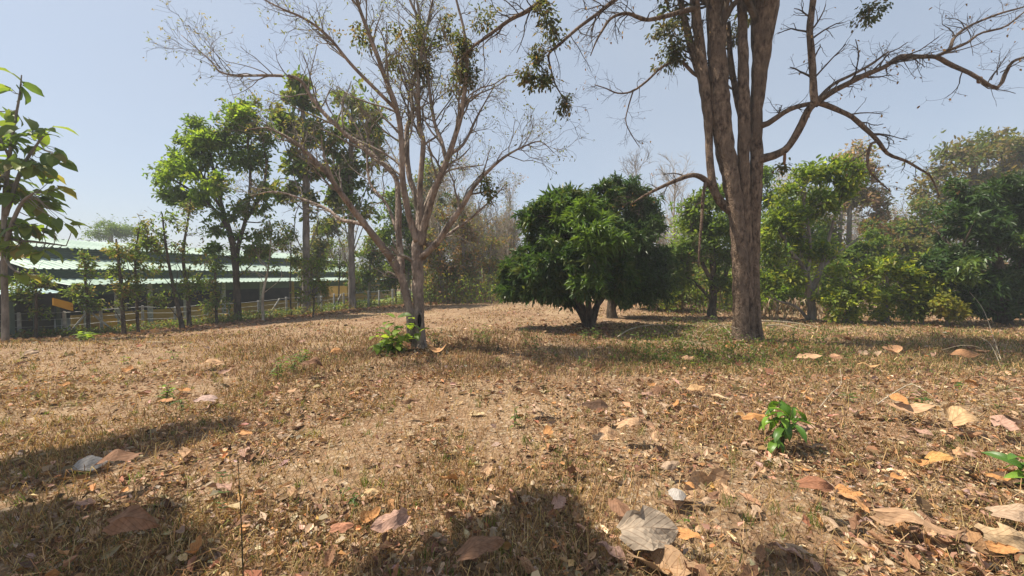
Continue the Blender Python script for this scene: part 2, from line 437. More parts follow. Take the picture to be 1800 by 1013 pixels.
def leaves(mb, p, d, size, wr, tmpl, col, roll=0.5, upv=None):
    """p (N,3) bases, d (N,3) directions, size (N,), wr width ratio, col (N,3)"""
    Nn = len(p)
    if Nn == 0: return
    d = unit(d)
    up = np.tile([0, 0, 1.0], (Nn, 1)) + rng.normal(size=(Nn, 3)) * roll if upv is None else upv
    side = unit(np.cross(up, d)); nrm = np.cross(d, side)
    tv, tf = tmpl
    size = np.broadcast_to(size, (Nn,))
    w = np.broadcast_to(wr, (Nn,))
    V = p[:, None] + size[:, None, None] * (tv[None, :, 0:1] * d[:, None] + (tv[None, :, 1:2] * w[:, None, None]) * side[:, None] + tv[None, :, 2:3] * nrm[:, None])
    k = len(tv)
    fs = [(f[None] + (np.arange(Nn) * k)[:, None, None]).reshape(-1, f.shape[1]) for f in tf]
    mb.add(V.reshape(-1, 3), fs, np.repeat(col, k, axis=0))

def pick(pal, n, jit=0.18):
    pal = np.asarray(pal, float)
    c = pal[rng.integers(0, len(pal), n)]
    return c * np.exp(rng.normal(size=(n, 1)) * jit) * np.exp(rng.normal(size=(n, 3)) * jit * 0.3)

def rosettes(mb, pts, out, k, size, wr, tmpl, pal, droop=0.4, spread=0.9, scatter=0.05, jit=0.15, roll=0.5):
    n = len(pts)
    base = pick(pal, n, 0.10)
    p = np.repeat(pts, k, 0); o = np.repeat(out, k, 0)
    M = len(p)
    d = unit(o * 0.6 + unit(rng.normal(size=(M, 3))) * spread + np.array([0, 0, -droop]))
    p = p + rng.normal(size=(M, 3)) * scatter
    c = np.repeat(base, k, 0) * np.exp(rng.normal(size=(M, 1)) * jit)
    leaves(mb, p, d, size * rng.uniform(0.6, 1.2, M), wr, tmpl, c, roll)

def blob_pts(blobs, n, shell=0.45, clump=7, csize=.30):
    """blobs rows: x y z rx ry rz weight; returns points and outward directions"""
    B = np.asarray(blobs, float)
    if clump and n > 40:
        c, o = blob_pts(B, max(8, n // clump), shell, 0)
        i = rng.integers(0, len(c), n)
        rad = float(np.mean(B[:, 3:6])) * csize
        off = unit(rng.normal(size=(n, 3))) * (rng.random((n, 1)) ** .5) * rad * np.array([1, 1, .6]) * rng.uniform(.6, 1.4, len(c))[i][:, None]
        return c[i] + off, unit(o[i] * .7 + off / rad + np.array([0, 0, .35]))
    w = B[:, 3] * B[:, 4] + B[:, 4] * B[:, 5] + B[:, 3] * B[:, 5]
    i = rng.choice(len(B), n, p=w / w.sum())
    u = unit(rng.normal(size=(n, 3)))
    r = rng.uniform(0, 1, n) ** shell
    # lumpy outline
    r = r * (0.82 + 0.25 * np.sin(u[:, 0] * 7 + i) * np.sin(u[:, 1] * 6 + 2 * i) + 0.12 * rng.normal(size=n))
    return B[i, :3] + u * r[:, None] * B[i, 3:6], unit(u * np.array([1, 1, 1.0]) + np.array([0, 0, 0.25]))

def px_blobs(bl, D, deep=1.0):
    out = []
    for b in bl:
        px, py, rx, ry = b[:4]; dd = b[4] if len(b) > 4 else 0.0
        c = PX(px, py, D + dd); s = (D + dd) / F
        out.append([*c, rx * s, (rx + ry) / 2 * s * deep, ry * s])
    return np.array(out)

def px_path(pts, D):
    """pts rows: px py halfwidth_px [depth offset]"""
    out = []
    for q in pts:
        dd = q[3] if len(q) > 3 else 0.0
        p = PX(q[0], q[1], D + dd); out.append([*p, q[2] * (D + dd) / F])
    return np.array(out)

# ------------------------------------------------------------------ setting: ground, lawn, haze
def grid_sheet(name, xs, ys, zoff, mat, mask=None):
    X, Y = np.meshgrid(xs, ys)
    V = np.stack([X, Y, H(X, Y) + zoff], -1).reshape(-1, 3)
    nx, ny = len(xs), len(ys)
    i = (np.arange(ny - 1)[:, None] * nx + np.arange(nx - 1)[None]).reshape(-1)
    q = np.stack([i, i + 1, i + nx + 1, i + nx], -1)
    if mask is not None:
        cen = V[q].mean(1); q = q[mask(cen[:, 0], cen[:, 1])]
    mb = MB(); mb.add(V, [q]); o = mb.build(name, mat, None, True); o['kind'] = 'structure'
    return o
s = np.linspace(-1, 1, 301)
xs = np.sinh(s * 6.2) / math.sinh(6.2) * 240
t = np.linspace(0, 1, 330)
ys = np.concatenate([np.linspace(-30, 0.6, 30), 0.8 + np.sinh(t * 5.3) / math.sinh(5.3) * 250])
ground = grid_sheet('ground', xs, ys, 0, EARTH)

FENCE_A, FENCE_B = np.array([-17.3, 15.2]), np.array([-7.3, 22.6])
fd = unit(FENCE_B - FENCE_A); fn = np.array([-fd[1], fd[0]])
def lawn_mask(x, y):
    v = (x - FENCE_A[0]) * fn[0] + (y - FENCE_A[1]) * fn[1]
    return (v > 0.4) & (x < 0)
lawn = grid_sheet('lawn', np.linspace(-60, 0, 121), np.linspace(2, 60, 117), 0.012, LAWN, lawn_mask)

# ------------------------------------------------------------------ long shed with stepped mint roofs
UD = unit(np.array([220.0, F])); ND = np.array([-UD[1], UD[0]])
P0 = np.array([(503 - CX) / F * 27.0, 27.0])
def u_at(px, v):
    t_ = (px - CX) / F
    q = P0 + v * ND
    return (t_ * q[1] - q[0]) / (UD[0] - t_ * UD[1])
def W(u, v, z): p = P0 + u * UD + v * ND; return [p[0], p[1], z]
def hexa(mb, a, b, c, d, thick):
    """slab from four corners (counter-clockwise from above) with thickness downwards"""
    q = np.array([a, b, c, d], float); n = unit(np.cross(q[1] - q[0], q[3] - q[0]))
    if n[2] < 0: n = -n
    lo = q - n * thick
    mb.add(np.vstack([q, lo]), [np.array([[0, 1, 2, 3], [7, 6, 5, 4], [0, 4, 5, 1], [1, 5, 6, 2], [2, 6, 7, 3], [3, 7, 4, 0]])])
def box_uv(mb, u0, u1, v0, v1, z0, z1):
    V = [W(u, v, z) for z in (z0, z1) for (u, v) in ((u0, v0), (u1, v0), (u1, v1), (u0, v1))]
    mb.add(V, [np.array([[0, 3, 2, 1], [4, 5, 6, 7], [0, 1, 5, 4], [1, 2, 6, 5], [2, 3, 7, 6], [3, 0, 4, 7]])])
BASE_Z = -1.05
shed = thing('long_shed', 'long low farm shed with stepped mint green roofs and ochre walls behind the fence', 'shed', W(0, 3, BASE_Z))
def roof_slope(name, u0, u1, v0, z0, v1, z1, mat, step=1.05, label=None):
    """corrugated roofing laid as separate sheets side by side, each with real ribs"""
    u = u0; k = 0
    base = None
    cells = []
    while u < u1 - 0.05:
        e = min(u + step, u1); cells.append((u, e)); u = e
    first = None
    for (a, b) in cells:
        mb = MB(); nr = 4
        lift = 0.004 * (k % 2); k += 1
        us, zs = [], []
        for i in range(nr):
            w = (b - a) / nr
            us += [a + i * w, a + i * w + w * .62, a + i * w + w * .70, a + i * w + w * .92]; zs += [0, 0, .045, .045]
        us.append(b); zs.append(0)
        n = len(us)
        V = [W(uu, v0, z0 + zz + lift) for uu, zz in zip(us, zs)] + [W(uu, v1, z1 + zz + lift) for uu, zz in zip(us, zs)]
        V += [W(uu, v0, z0 + zz + lift - .02) for uu, zz in zip(us, zs)]
        i = np.arange(n - 1)
        mb.add(V, [np.stack([i, i + 1, i + n + 1, i + n], -1), np.stack([i + 2 * n, i + 2 * n + 1, i + 1, i], -1)])
        mb.build(name, mat, shed)
def clad_band(name, u0, u1, v, z0, z1, mat, n=5):
    for i in range(n):
        a, b = z0 + (z1 - z0) * i / n, z0 + (z1 - z0) * (i + 1) / n
        mb = MB()
        V = [W(u0, v, a), W(u1, v, a), W(u1, v - .05, a + .005), W(u0, v - .05, a + .005), W(u0, v, b), W(u1, v, b)]
        mb.add(V, [np.array([[0, 1, 2, 3], [3, 2, 5, 4]])])
        mb.build(name, mat, shed)
uA = u_at(30, -0.8)
roof_slope('roof_sheet', u_at(120, -0.8), u_at(699, -0.8), -0.8, 1.19, 1.5, 1.42, ROOF)
clad_band('cladding_strip', u_at(62, 1.5), u_at(645, 1.5), 1.5, 1.40, 1.90, CLAD, 4)
roof_slope('roof_sheet', u_at(50, 1.2), u_at(645, 1.2), 1.2, 1.88, 4.0, 2.40, ROOF)
clad_band('cladding_strip', u_at(45, 4.0), u_at(594, 4.0), 4.0, 2.38, 2.98, CLAD, 5)
roof_slope('roof_sheet', u_at(40, 3.7), u_at(596, 3.7), 3.7, 2.96, 7.0, 3.56, ROOF)
roof_slope('roof_sheet', u_at(40, 3.7), u_at(596, 3.7), 10.3, 2.96, 7.0, 3.56, ROOF, 4)
# fascia under the low eave, walls, posts
mb = MB(); box_uv(mb, u_at(125, 0), u_at(694, 0), 0.0, 0.06, 0.72, 1.2); mb.build('fascia', CLAD, shed)
uL, uR = u_at(125, 0), u_at(694, 0)
mb = MB(); box_uv(mb, uL, uR, 0.02, 0.16, BASE_Z - .6, -0.16); mb.build('wall', YELLOW, shed)
mb = MB(); box_uv(mb, u_at(615, 0), uR, 0.03, 0.15, -0.155, 0.72); mb.build('wall', YELLOW, shed)
mb = MB(); box_uv(mb, uL, uR, 9.8, 10.0, BASE_Z - .6, 2.4); mb.build('rear_wall', INSIDE, shed)
mb = MB(); box_uv(mb, uL - 4, uR, -0.4, 10.0, BASE_Z - .3, BASE_Z + .03); mb.build('floor_slab', CONC, shed)
for e0 in (uR - .02, uL - 4):
    mb = MB(); box_uv(mb, e0 - .12, e0, 0.17, 9.78, BASE_Z, 1.3); mb.build('end_wall', YELLOW if e0 > uL else CLAD, shed)
for i, px in enumerate((150, 205, 262, 325, 392, 458, 514, 575, 612)):
    uu = u_at(px, 0)
    mb = MB(); box_uv(mb, uu - .10, uu + .10, -0.06, 0.015, BASE_Z - .5, 1.17); mb.build('post', YELLOW if i > 5 else CONC, shed)
for px0, px1 in ((622, 640), (646, 664), (668, 676)):
    mb = MB(); box_uv(mb, u_at(px0, 0), u_at(px1, 0), -0.02, 0.028, -0.02, 0.62); fr = mb.build('window', CLAD, shed)
    mb = MB(); box_uv(mb, u_at(px0, 0) + .12, u_at(px1, 0) - .12, -0.035, -0.022, 0.06, 0.55); mb.build('pane', GLASS, fr)
# gable end of the top tier on the left, annexe panel
mb = MB(); u_g = u_at(44, 4.0)
mb.add([W(u_g, 4.02, 2.35), W(u_g, 9.9, 2.35), W(u_g, 9.9, 3.0), W(u_g, 7.0, 3.5), W(u_g, 4.02, 2.95)], [np.array([[0, 1, 2, 3, 4]])]); mb.build('gable', YELLOW, shed)
Dp = (P0 + u_at(111, -2.6) * UD - 2.6 * ND)[1]
mb = MB()
fp = [W(u_at(px_, -2.6), -2.6, PX(px_, py_, (P0 + u_at(px_, -2.6) * UD - 2.6 * ND)[1])[2]) for px_, py_ in ((93, 537), (127, 547), (127, 533), (93, 524))]
bp_ = [[q[0] + ND[0] * .1, q[1] + ND[1] * .1, q[2]] for q in fp]
mb.add(fp + bp_, [np.array([[0, 1, 2, 3], [7, 6, 5, 4], [0, 4, 5, 1], [1, 5, 6, 2], [2, 6, 7, 3], [3, 7, 4, 0]])]); mb.build('orange_panel', ORANGE, shed, label='bright orange slanting wall panel')
mb = MB(); box_uv(mb, u_at(176, -.3), u_at(204, -.3), -0.3, -0.1, BASE_Z, -0.42); mb.build('orange_panel', ORANGE, shed, label='orange low wall')
# bluish lean-to at the left end
annex = thing('lean_to', 'low lean-to with pale blue roof beside the left teak tree', 'lean-to', W(u_at(20, -1.2), -1, BASE_Z))
keep = shed; shed = annex
roof_slope('roof_sheet', u_at(-140, -2.2), u_at(106, -2.2), -2.2, 0.92, 2.4, 1.42, ROOF_BLUE)
mb = MB(); box_uv(mb, u_at(-140, 0), u_at(85, 0), -.3, -.2, BASE_Z - .5, .95); mb.build('wall', INSIDE, annex)
for px in (-60, 18, 60, 100):
    mb = MB(); uu = u_at(px, -2); box_uv(mb, uu - .05, uu + .05, -2.05, -1.95, BASE_Z - .5, .92); mb.build('post', CLAD, annex)
shed = keep

# ------------------------------------------------------------------ wire fence with concrete posts
fence = thing('wire_fence', 'wire fence on grey concrete posts along the edge of the lawn', 'fence', [*FENCE_A, float(H(*FENCE_A))])
def fpt(px, off=0.0):
    t_ = (px - CX) / F
    a = (t_ * FENCE_A[1] - FENCE_A[0]) / (fd[0] - t_ * fd[1])
    p = FENCE_A + fd * a + fn * off
    return p
posts = [-60, 31, 112, 177, 249, 305, 363, 401, 454, 503, 524, 565, 587, 604, 647, 666, 690, 720, 760, 800, 840, 870]
tops = []
for i, px in enumerate(posts):
    p = fpt(px); z = float(H(*p)); hgt = (1.12 if px < 300 else 1.0) + random.uniform(-.05, .05)
    top = z + hgt; tops.append((p, top))
    mb = MB(); w = 0.046
    a = fd * w; b = fn * w; lean = np.array([random.uniform(-.03, .03), random.uniform(-.03, .03)])
    V = [[*(p + sx * a + sy * b), z - .3] for sx, sy in ((-1, -1), (1, -1), (1, 1), (-1, 1))]
    V += [[*(p + lean + .92 * (sx * a + sy * b)), top - .03] for sx, sy in ((-1, -1), (1, -1), (1, 1), (-1, 1))]
    V += [[*(p + lean + .6 * (sx * a + sy * b)), top] for sx, sy in ((-1, -1), (1, -1), (1, 1), (-1, 1))]
    q = []
    for l in (0, 4):
        for j in range(4): q.append([l + j, l + (j + 1) % 4, l + 4 + (j + 1) % 4, l + 4 + j])
    q.append([8, 9, 10, 11])
    mb.add(V, [np.array(q)]); mb.build('post', CONC, fence)
for f_ in (0.95, 0.72, 0.48, 0.24):
    pts = []
    for (p, top), px in zip(tops, posts):
        z = float(H(*p)); pts.append([*(p - fn * .07), z + (top - z) * f_])
    pts = np.array(pts)
    mids = (pts[1:] + pts[:-1]) / 2 - np.array([0, 0, .012])
    allp = np.empty((len(pts) * 2 - 1, 3)); allp[0::2] = pts; allp[1::2] = mids
    mb = MB(); tubes(mb, allp[None], np.full((1, len(allp)), .007), 4); mb.build('wire', WIRE, fence)
for (xa, za, xb, zb) in ((152, .98, 116, .1), (160, .95, 200, .12), (491, .98, 468, .05), (599, .95, 583, .1)):
    pa, pb = fpt(xa, -.1), fpt(xb, -.1)
    mb = MB(); A = [*pa, float(H(*pa)) + za]; B = [*pb, float(H(*pb)) + zb]
    tubes(mb, np.array([[A, (np.array(A) + B) / 2, B]]), np.full((1, 3), .04), 5); mb.build('brace', CONC, fence)

# ------------------------------------------------------------------ generic leafy tree
G_MID = [(0.095, 0.150, 0.032), (0.075, 0.125, 0.030), (0.12, 0.165, 0.034)]
G_BRIGHT = [(0.17, 0.25, 0.032), (0.21, 0.28, 0.038), (0.13, 0.21, 0.03)]
G_DARK = [(0.050, 0.100, 0.025), (0.064, 0.118, 0.030), (0.040, 0.080, 0.022)]
G_OLIVE = [(0.10, 0.125, 0.038), (0.14, 0.14, 0.045), (0.08, 0.105, 0.034), (0.16, 0.12, 0.05)]
G_YELLOW = [(0.24, 0.26, 0.04), (0.19, 0.24, 0.035), (0.14, 0.20, 0.03), (0.10, 0.15, 0.03)]
DRYC = [(0.20, 0.12, 0.06), (0.26, 0.16, 0.08), (0.16, 0.095, 0.05)]
PINKC = [(0.27, 0.185, 0.145), (0.22, 0.15, 0.12), (0.30, 0.22, 0.17), (0.15, 0.15, 0.07), (0.13, 0.15, 0.05)]

def leafy_tree(name, label, cat, D, stems, blobs, n, k, size, wr, tmpl, pal, bark, group=None, droop=0.35, deep=1.0, shell=0.45,
               mat=None, limb_r=0.035, extra=None, twig_n=60, scatter=0.06, spread=0.9, limb_n=None):
    base = px_path(stems[0], D)[0]
    z = float(H(base[0], base[1]))
    root = thing(name, label, cat, (base[0], base[1], z), group)
    allst = []
    for i, st in enumerate(stems):
        P = px_path(st, D)
        if i == 0 or st[0][1] > 535: P[0, 2] = min(P[0, 2], float(H(P[0, 0], P[0, 1])) - .08)
        mb = MB(); rough_tube(mb, P, 9 if D > 14 else 12, None, 0.09, 0.05, seed=i * 7 + int(D * 10), flare=0.35 if i == 0 else 0)
        mb.build('trunk' if i == 0 else 'limb', bark, root, True)
        allst.append(spline(P, 12))
    B = px_blobs(blobs, D, deep)
    mbt = MB()
    SP = np.concatenate(allst); up_ = SP[len(SP) // 6:]
    # boughs from the stems to the blobs
    bP, bR = [], []
    for b in B:
        for q in range(limb_n or 2):
            tgt = b[:3] + rng.normal(size=3) * b[3:6] * 0.35
            cand = SP[SP[:, 2] < tgt[2] + 0.3]
            if len(cand) == 0: cand = SP
            j = np.argsort(np.linalg.norm(cand[:, :3] - tgt, axis=1))[min(len(cand) - 1, rng.integers(0, 4))]
            s0 = cand[j]
            mid = (s0[:3] + tgt) / 2 + rng.normal(size=3) * 0.12 * np.linalg.norm(tgt - s0[:3]) + np.array([0, 0, .1])
            P = spline(np.array([s0[:3], mid, tgt]), 6)
            bP.append(P); bR.append(np.linspace(min(s0[3] * .75, limb_r), limb_r * .3, 6))
    bP, bR = np.array(bP), np.array(bR)
    tubes(mbt, bP, bR, 5)
    tP, tR = grow(bP, bR, max(2, twig_n // max(1, len(bP))), float(np.mean(B[:, 3])) * 1.0, (.4, 1.2), .1, .25, 5, .5, .25, .004)
    tubes(mbt, tP, tR, 3)
    mbt.build('twigs', bark, root, kind='stuff')
    pts, out = blob_pts(B, n, shell)
    mb = MB()
    rosettes(mb, pts, out, k, size, wr, tmpl, pal, droop, spread, scatter)
    if len(tP):
        sel = rng.integers(0, len(tP), n // 5); pp = tP[sel, rng.integers(2, 5, n // 5)]
        rosettes(mb, pp, unit(tP[sel, -1] - tP[sel, 0]), max(2, k // 2), size, wr, tmpl, pal, droop, spread, scatter)
    if extra:
        for (bl, n2, pal2) in extra:
            p2, o2 = blob_pts(px_blobs(bl, D, deep), n2, shell)
            rosettes(mb, p2, o2, k, size, wr, tmpl, pal2, droop, spread, scatter)
    mb.build('crown', mat or LEAF, root, kind='stuff')
    return root

# three dark mango trees in a row
leafy_tree('mango_tree', 'round dense dark green mango tree with low crown in the middle of the field', 'tree', 11.6,
    [[(1037, 580, 9), (1035, 560, 7), (1020, 535, 6), (1000, 500, 5), (985, 440, 4)], [(1038, 562, 6), (1050, 535, 5, .2), (1060, 490, 4, .3), (1050, 420, 3, .2)],
     [(1037, 560, 5), (1034, 530, 5, -.4), (1030, 490, 4, -.6), (1025, 430, 3, -.6)], [(1036, 560, 5), (1045, 545, 5), (1065, 515, 4), (1078, 480, 3)],
     [(1035, 556, 5), (1012, 540, 4, .3), (985, 520, 3.5, .5), (950, 490, 3, .6)]],
    [(955, 400, 58, 48), (1020, 375, 62, 42), (925, 475, 40, 40), (902, 505, 28, 32), (960, 462, 58, 55, -.6), (1035, 445, 65, 58, -.9), (1032, 500, 34, 26, -1.3),
     (985, 355, 45, 22, .3), (975, 505, 58, 28), (918, 505, 34, 22), (1005, 515, 40, 20, .6), (1075, 503, 50, 26, .5), (1062, 328, 16, 14, .3), (928, 368, 16, 12), (1003, 340, 18, 12), (893, 478, 14, 12), (1075, 420, 55, 52), (1080, 480, 55, 40), (940, 380, 28, 18), (1050, 350, 40, 20, .5), (1000, 430, 60, 50, .8)],
    3300, 11, 0.23, 0.32, T_LANCE, G_DARK + [(0.06, 0.11, 0.025), (0.09, 0.115, 0.03)], BARK_DARK, 'mango trees in a row', droop=0.45, mat=GLOSSY, scatter=.05,
    extra=[([(1030, 385, 60, 25, -1.0), (1000, 365, 50, 20, -.4), (1050, 430, 50, 35, -1.6), (1035, 498, 32, 18, -1.6), (960, 370, 35, 20)], 480, [(0.09, 0.16, 0.03), (0.12, 0.19, 0.034)])])
leafy_tree('mango_tree', 'taller dark mango tree close behind the round one, its single trunk showing to the right', 'tree', 14.2,
    [[(1076, 563, 9), (1075, 535, 8), (1080, 500, 7), (1095, 440, 5), (1100, 370, 3)], [(1078, 510, 5), (1110, 480, 4), (1140, 440, 3)]],
    [(1100, 345, 42, 30), (1128, 395, 42, 48), (1090, 325, 22, 18), (1138, 465, 45, 42), (1112, 500, 52, 26), (1160, 475, 24, 36), (1105, 440, 60, 50), (1125, 355, 22, 22), (1150, 512, 40, 22), (1115, 522, 40, 16)],
    2000, 11, 0.24, 0.28, T_LANCE, G_DARK + [(0.055, 0.09, 0.025)], BARK_DARK, 'mango trees in a row', droop=0.45, mat=GLOSSY)
leafy_tree('mango_tree', 'farthest mango tree of the row, mostly hidden, small low crown to the right', 'tree', 18.0,
    [[(1096, 545, 7), (1094, 530, 6), (1100, 505, 5), (1120, 470, 3)]],
    [(1150, 490, 40, 32), (1172, 508, 26, 18), (1120, 470, 45, 35)], 700, 10, 0.22, 0.28, T_LANCE, G_DARK + G_MID, BARK_DARK, 'mango trees in a row', mat=GLOSSY)

# trees by the fence
leafy_tree('broadleaf_tree', 'tall tree with bright yellow green leaf clumps in front of the shed', 'tree', 18.0,
    [[(418, 563, 6), (416, 500, 5.2), (411, 445, 4.4), (402, 405, 3.4), (385, 340, 2.3), (370, 270, 1.4)], [(417, 520, 3.4), (418, 440, 3.2), (432, 385, 2.8), (440, 320, 2.2), (436, 240, 1.4)],
     [(405, 410, 3), (378, 370, 2.5), (335, 335, 2), (295, 310, 1.2)], [(430, 390, 3), (460, 340, 2.5), (470, 280, 1.6)], [(412, 430, 3), (395, 380, 2.5), (350, 300, 1.6)]],
    [(430, 215, 38, 30), (400, 240, 45, 40), (350, 255, 42, 32), (320, 290, 34, 24), (370, 325, 36, 22), (292, 310, 24, 14), (345, 220, 28, 16), (440, 285, 40, 40),
     (465, 240, 28, 35), (460, 350, 34, 34), (390, 290, 40, 30), (330, 350, 30, 16), (420, 370, 36, 28), (435, 190, 30, 14), (300, 345, 20, 12), (388, 405, 24, 16), (440, 412, 26, 20), (458, 442, 18, 18), (380, 445, 16, 14), (425, 455, 18, 14)],
    1300, 8, 0.21, 0.5, T_BROAD, G_MID + [(0.10, 0.155, 0.03)], BARK_DARK, droop=.2, scatter=.10, twig_n=160,
    extra=[([(370, 325, 34, 18, -1.2), (320, 295, 28, 18, -.8), (292, 308, 22, 12, -.6), (350, 250, 30, 18, -.8), (345, 355, 24, 10), (425, 205, 30, 14, -.6)], 480, G_BRIGHT)])
leafy_tree('slim_tree', 'slim straight tree with dark trunk and narrow crown, right of the yellow green tree', 'tree', 19.8,
    [[(538, 556, 7.5), (538, 480, 6), (538, 400, 5.5), (537, 300, 5), (533, 210, 3.5), (528, 150, 2)]],
    [(520, 180, 34, 28), (500, 225, 26, 28), (545, 235, 34, 34), (515, 280, 32, 30), (550, 300, 24, 30), (500, 335, 32, 22), (545, 350, 22, 18), (527, 150, 22, 16), (490, 190, 18, 18)],
    500, 7, 0.32, 0.55, T_BROAD, G_MID + G_OLIVE[:2], BARK_GREY, 'slim forest trees beside the fence', droop=.35, scatter=.12)
leafy_tree('slim_tree', 'second slim tree, standing between the fence and the bare spreading tree', 'tree', 21.0,
    [[(619, 552, 6.5), (618, 480, 5.5), (617, 400, 5), (616, 300, 4.5), (618, 220, 3), (622, 160, 2)]],
    [(620, 175, 36, 30), (640, 215, 48, 38), (595, 245, 40, 34), (650, 275, 40, 40), (605, 305, 40, 34), (655, 335, 32, 30), (585, 345, 32, 22), (625, 370, 34, 24), (660, 240, 30, 36)],
    600, 7, 0.32, 0.55, T_BROAD, G_MID + G_OLIVE[:2], BARK_GREY, 'slim forest trees beside the fence', droop=.35, scatter=.12)
young = [
    (218, 591, 14.4, [(218, 591, 4), (214, 520, 3.2), (208, 455, 2.4), (204, 420, 1.5)], [(210, 440, 26, 20), (205, 480, 26, 20), (225, 510, 20, 22), (190, 470, 16, 16), (200, 535, 18, 12)], 'young tree on a thin straight stem beside the wire fence gap'),
    (243, 582, 15.0, [(243, 582, 3), (240, 520, 2.6), (238, 450, 2), (246, 395, 1.2)], [(250, 395, 20, 18), (255, 425, 24, 22), (235, 455, 22, 22), (250, 490, 26, 20), (262, 530, 22, 16)], 'thin leafy young tree with a dense narrow top, near the left gate posts'),
    (322, 571, 15.8, [(322, 571, 5), (312, 535, 4), (300, 480, 3), (290, 420, 2), (285, 375, 1.2)], [(285, 385, 24, 20), (275, 420, 30, 26), (300, 450, 34, 26), (285, 495, 34, 24), (310, 520, 30, 20), (262, 460, 22, 22)], 'dark stemmed bushy young tree leaning left over the fence'),
    (333, 570, 16.2, [(333, 570, 4.5), (330, 520, 4), (322, 450, 3), (330, 390, 2), (335, 350, 1)], [(330, 370, 22, 20), (345, 410, 28, 26), (325, 440, 26, 24), (355, 460, 26, 22), (340, 500, 30, 22)], 'airy young tree with fork and open crown just left of the yellow green tree'),
    (381, 565, 17.0, [(381, 565, 3), (379, 510, 2.5), (378, 460, 2)], [(380, 470, 22, 18), (365, 500, 26, 18), (388, 530, 20, 16), (360, 540, 20, 14)], 'short bushy sapling at the foot of the yellow green tree'),
    (463, 562, 17.5, [(463, 562, 3), (462, 520, 2.8), (470, 480, 2), (476, 430, 1.4), (474, 390, 1)], [(475, 400, 24, 18), (490, 430, 24, 20), (462, 445, 22, 18), (440, 470, 26, 20), (480, 470, 18, 14)], 'pale stemmed young tree with thin crown right of the yellow green tree'),
    (548, 556, 18.0, [(550, 556, 1.8), (552, 520, 1.6), (548, 480, 1.2), (545, 450, 1)], [(550, 465, 26, 14), (540, 490, 24, 16), (562, 505, 20, 16), (535, 520, 18, 12)], 'small light green tree at the foot of the slim dark trunk'),
    (512, 556, 19.0, [(512, 556, 1.8), (510, 500, 1.5), (512, 440, 1)], [(505, 420, 22, 16), (515, 450, 16, 18), (500, 400, 20, 14)], 'thin young tree left of the slim dark trunk'),
    (595, 552, 22.0, [(595, 552, 1.8), (596, 500, 1.5), (598, 440, 1)], [(600, 430, 26, 22), (590, 460, 20, 18), (580, 420, 18, 16), (610, 470, 20, 18)], 'thin young tree left of the second slim trunk'),
    (62, 588, 14.0, [(62, 588, 3), (64, 540, 2.6), (62, 500, 2), (60, 470, 1.2)], [(75, 495, 30, 14), (50, 520, 26, 16), (66, 545, 18, 14), (40, 495, 20, 16)], 'low dark leafy young tree right of the left teak trunk'),
    (155, 588, 15.2, [(155, 588, 3.4), (154, 540, 3), (150, 490, 2.2), (150, 450, 1.4)], [(150, 460, 18, 14), (160, 490, 20, 14), (140, 515, 24, 12), (160, 530, 18, 12)], 'small tree between the two slanting fence braces'),
]
for (bx, by, D, st, bl, lab) in young:
    leafy_tree('young_tree', lab, 'tree', D, [[(q[0], q[1], q[2] * .75) for q in st]], bl, 160, 6, 0.15, 0.5, T_BROAD, G_OLIVE + G_MID + G_YELLOW[2:3], BARK_DARK if bx not in (463,) else BARK_PALE,
               'young trees along the fence', droop=.3, limb_r=.018, twig_n=50, scatter=.10)

# trees and shrubs on the right
leafy_tree('green_tree', 'light green tree with dark forked trunk just left of the big trunk', 'tree', 14.6,
    [[(1251, 560, 7), (1253, 520, 6), (1254, 480, 5), (1250, 430, 4), (1245, 370, 2.5)], [(1254, 500, 4), (1238, 470, 3.5), (1222, 430, 3), (1212, 385, 1.5)],
     [(1253, 520, 4), (1272, 490, 3.5), (1284, 450, 2.5), (1290, 410, 1.6)], [(1252, 530, 3), (1230, 505, 2.5), (1205, 485, 1.5)]],
    [(1225, 365, 30, 30), (1250, 345, 26, 22), (1210, 410, 28, 28), (1260, 400, 30, 34), (1205, 455, 28, 26), (1272, 450, 22, 26), (1235, 440, 30, 26), (1198, 490, 26, 20), (1265, 500, 20, 22)],
    620, 8, 0.2, 0.45, T_BROAD, G_MID + [(0.10, 0.15, 0.035)], BARK_DARK, droop=.3, scatter=.10, twig_n=120)
leafy_tree('crooked_tree', 'crooked trunk tree with airy yellowish green crown right of the big trunk', 'tree', 13.2,
    [[(1427, 568, 6.5), (1427, 540, 6), (1422, 505, 5.5), (1410, 470, 4.5), (1385, 435, 3.2), (1365, 395, 2)], [(1425, 515, 4.5), (1440, 480, 4), (1452, 440, 3), (1470, 370, 2), (1490, 310, 1.2)],
     [(1418, 490, 3.5), (1424, 440, 3), (1418, 380, 2.2), (1405, 330, 1.2)], [(1427, 545, 3), (1400, 540, 2.4), (1370, 530, 1.8), (1345, 520, 1.2)], [(1445, 470, 2.4), (1480, 440, 1.8), (1510, 420, 1.1)]],
    [(1385, 335, 34, 28), (1420, 310, 26, 22), (1365, 385, 32, 34), (1440, 365, 34, 32), (1400, 425, 40, 30), (1355, 440, 24, 34), (1480, 325, 28, 28), (1470, 290, 22, 18),
     (1505, 300, 20, 26), (1440, 440, 28, 24), (1380, 480, 30, 24), (1395, 380, 34, 28), (1455, 300, 16, 16), (1350, 490, 20, 26)],
    1000, 8, 0.17, 0.45, T_BROAD, G_MID + G_YELLOW, BARK_GREY, droop=.3, scatter=.10, twig_n=220, limb_r=.03)
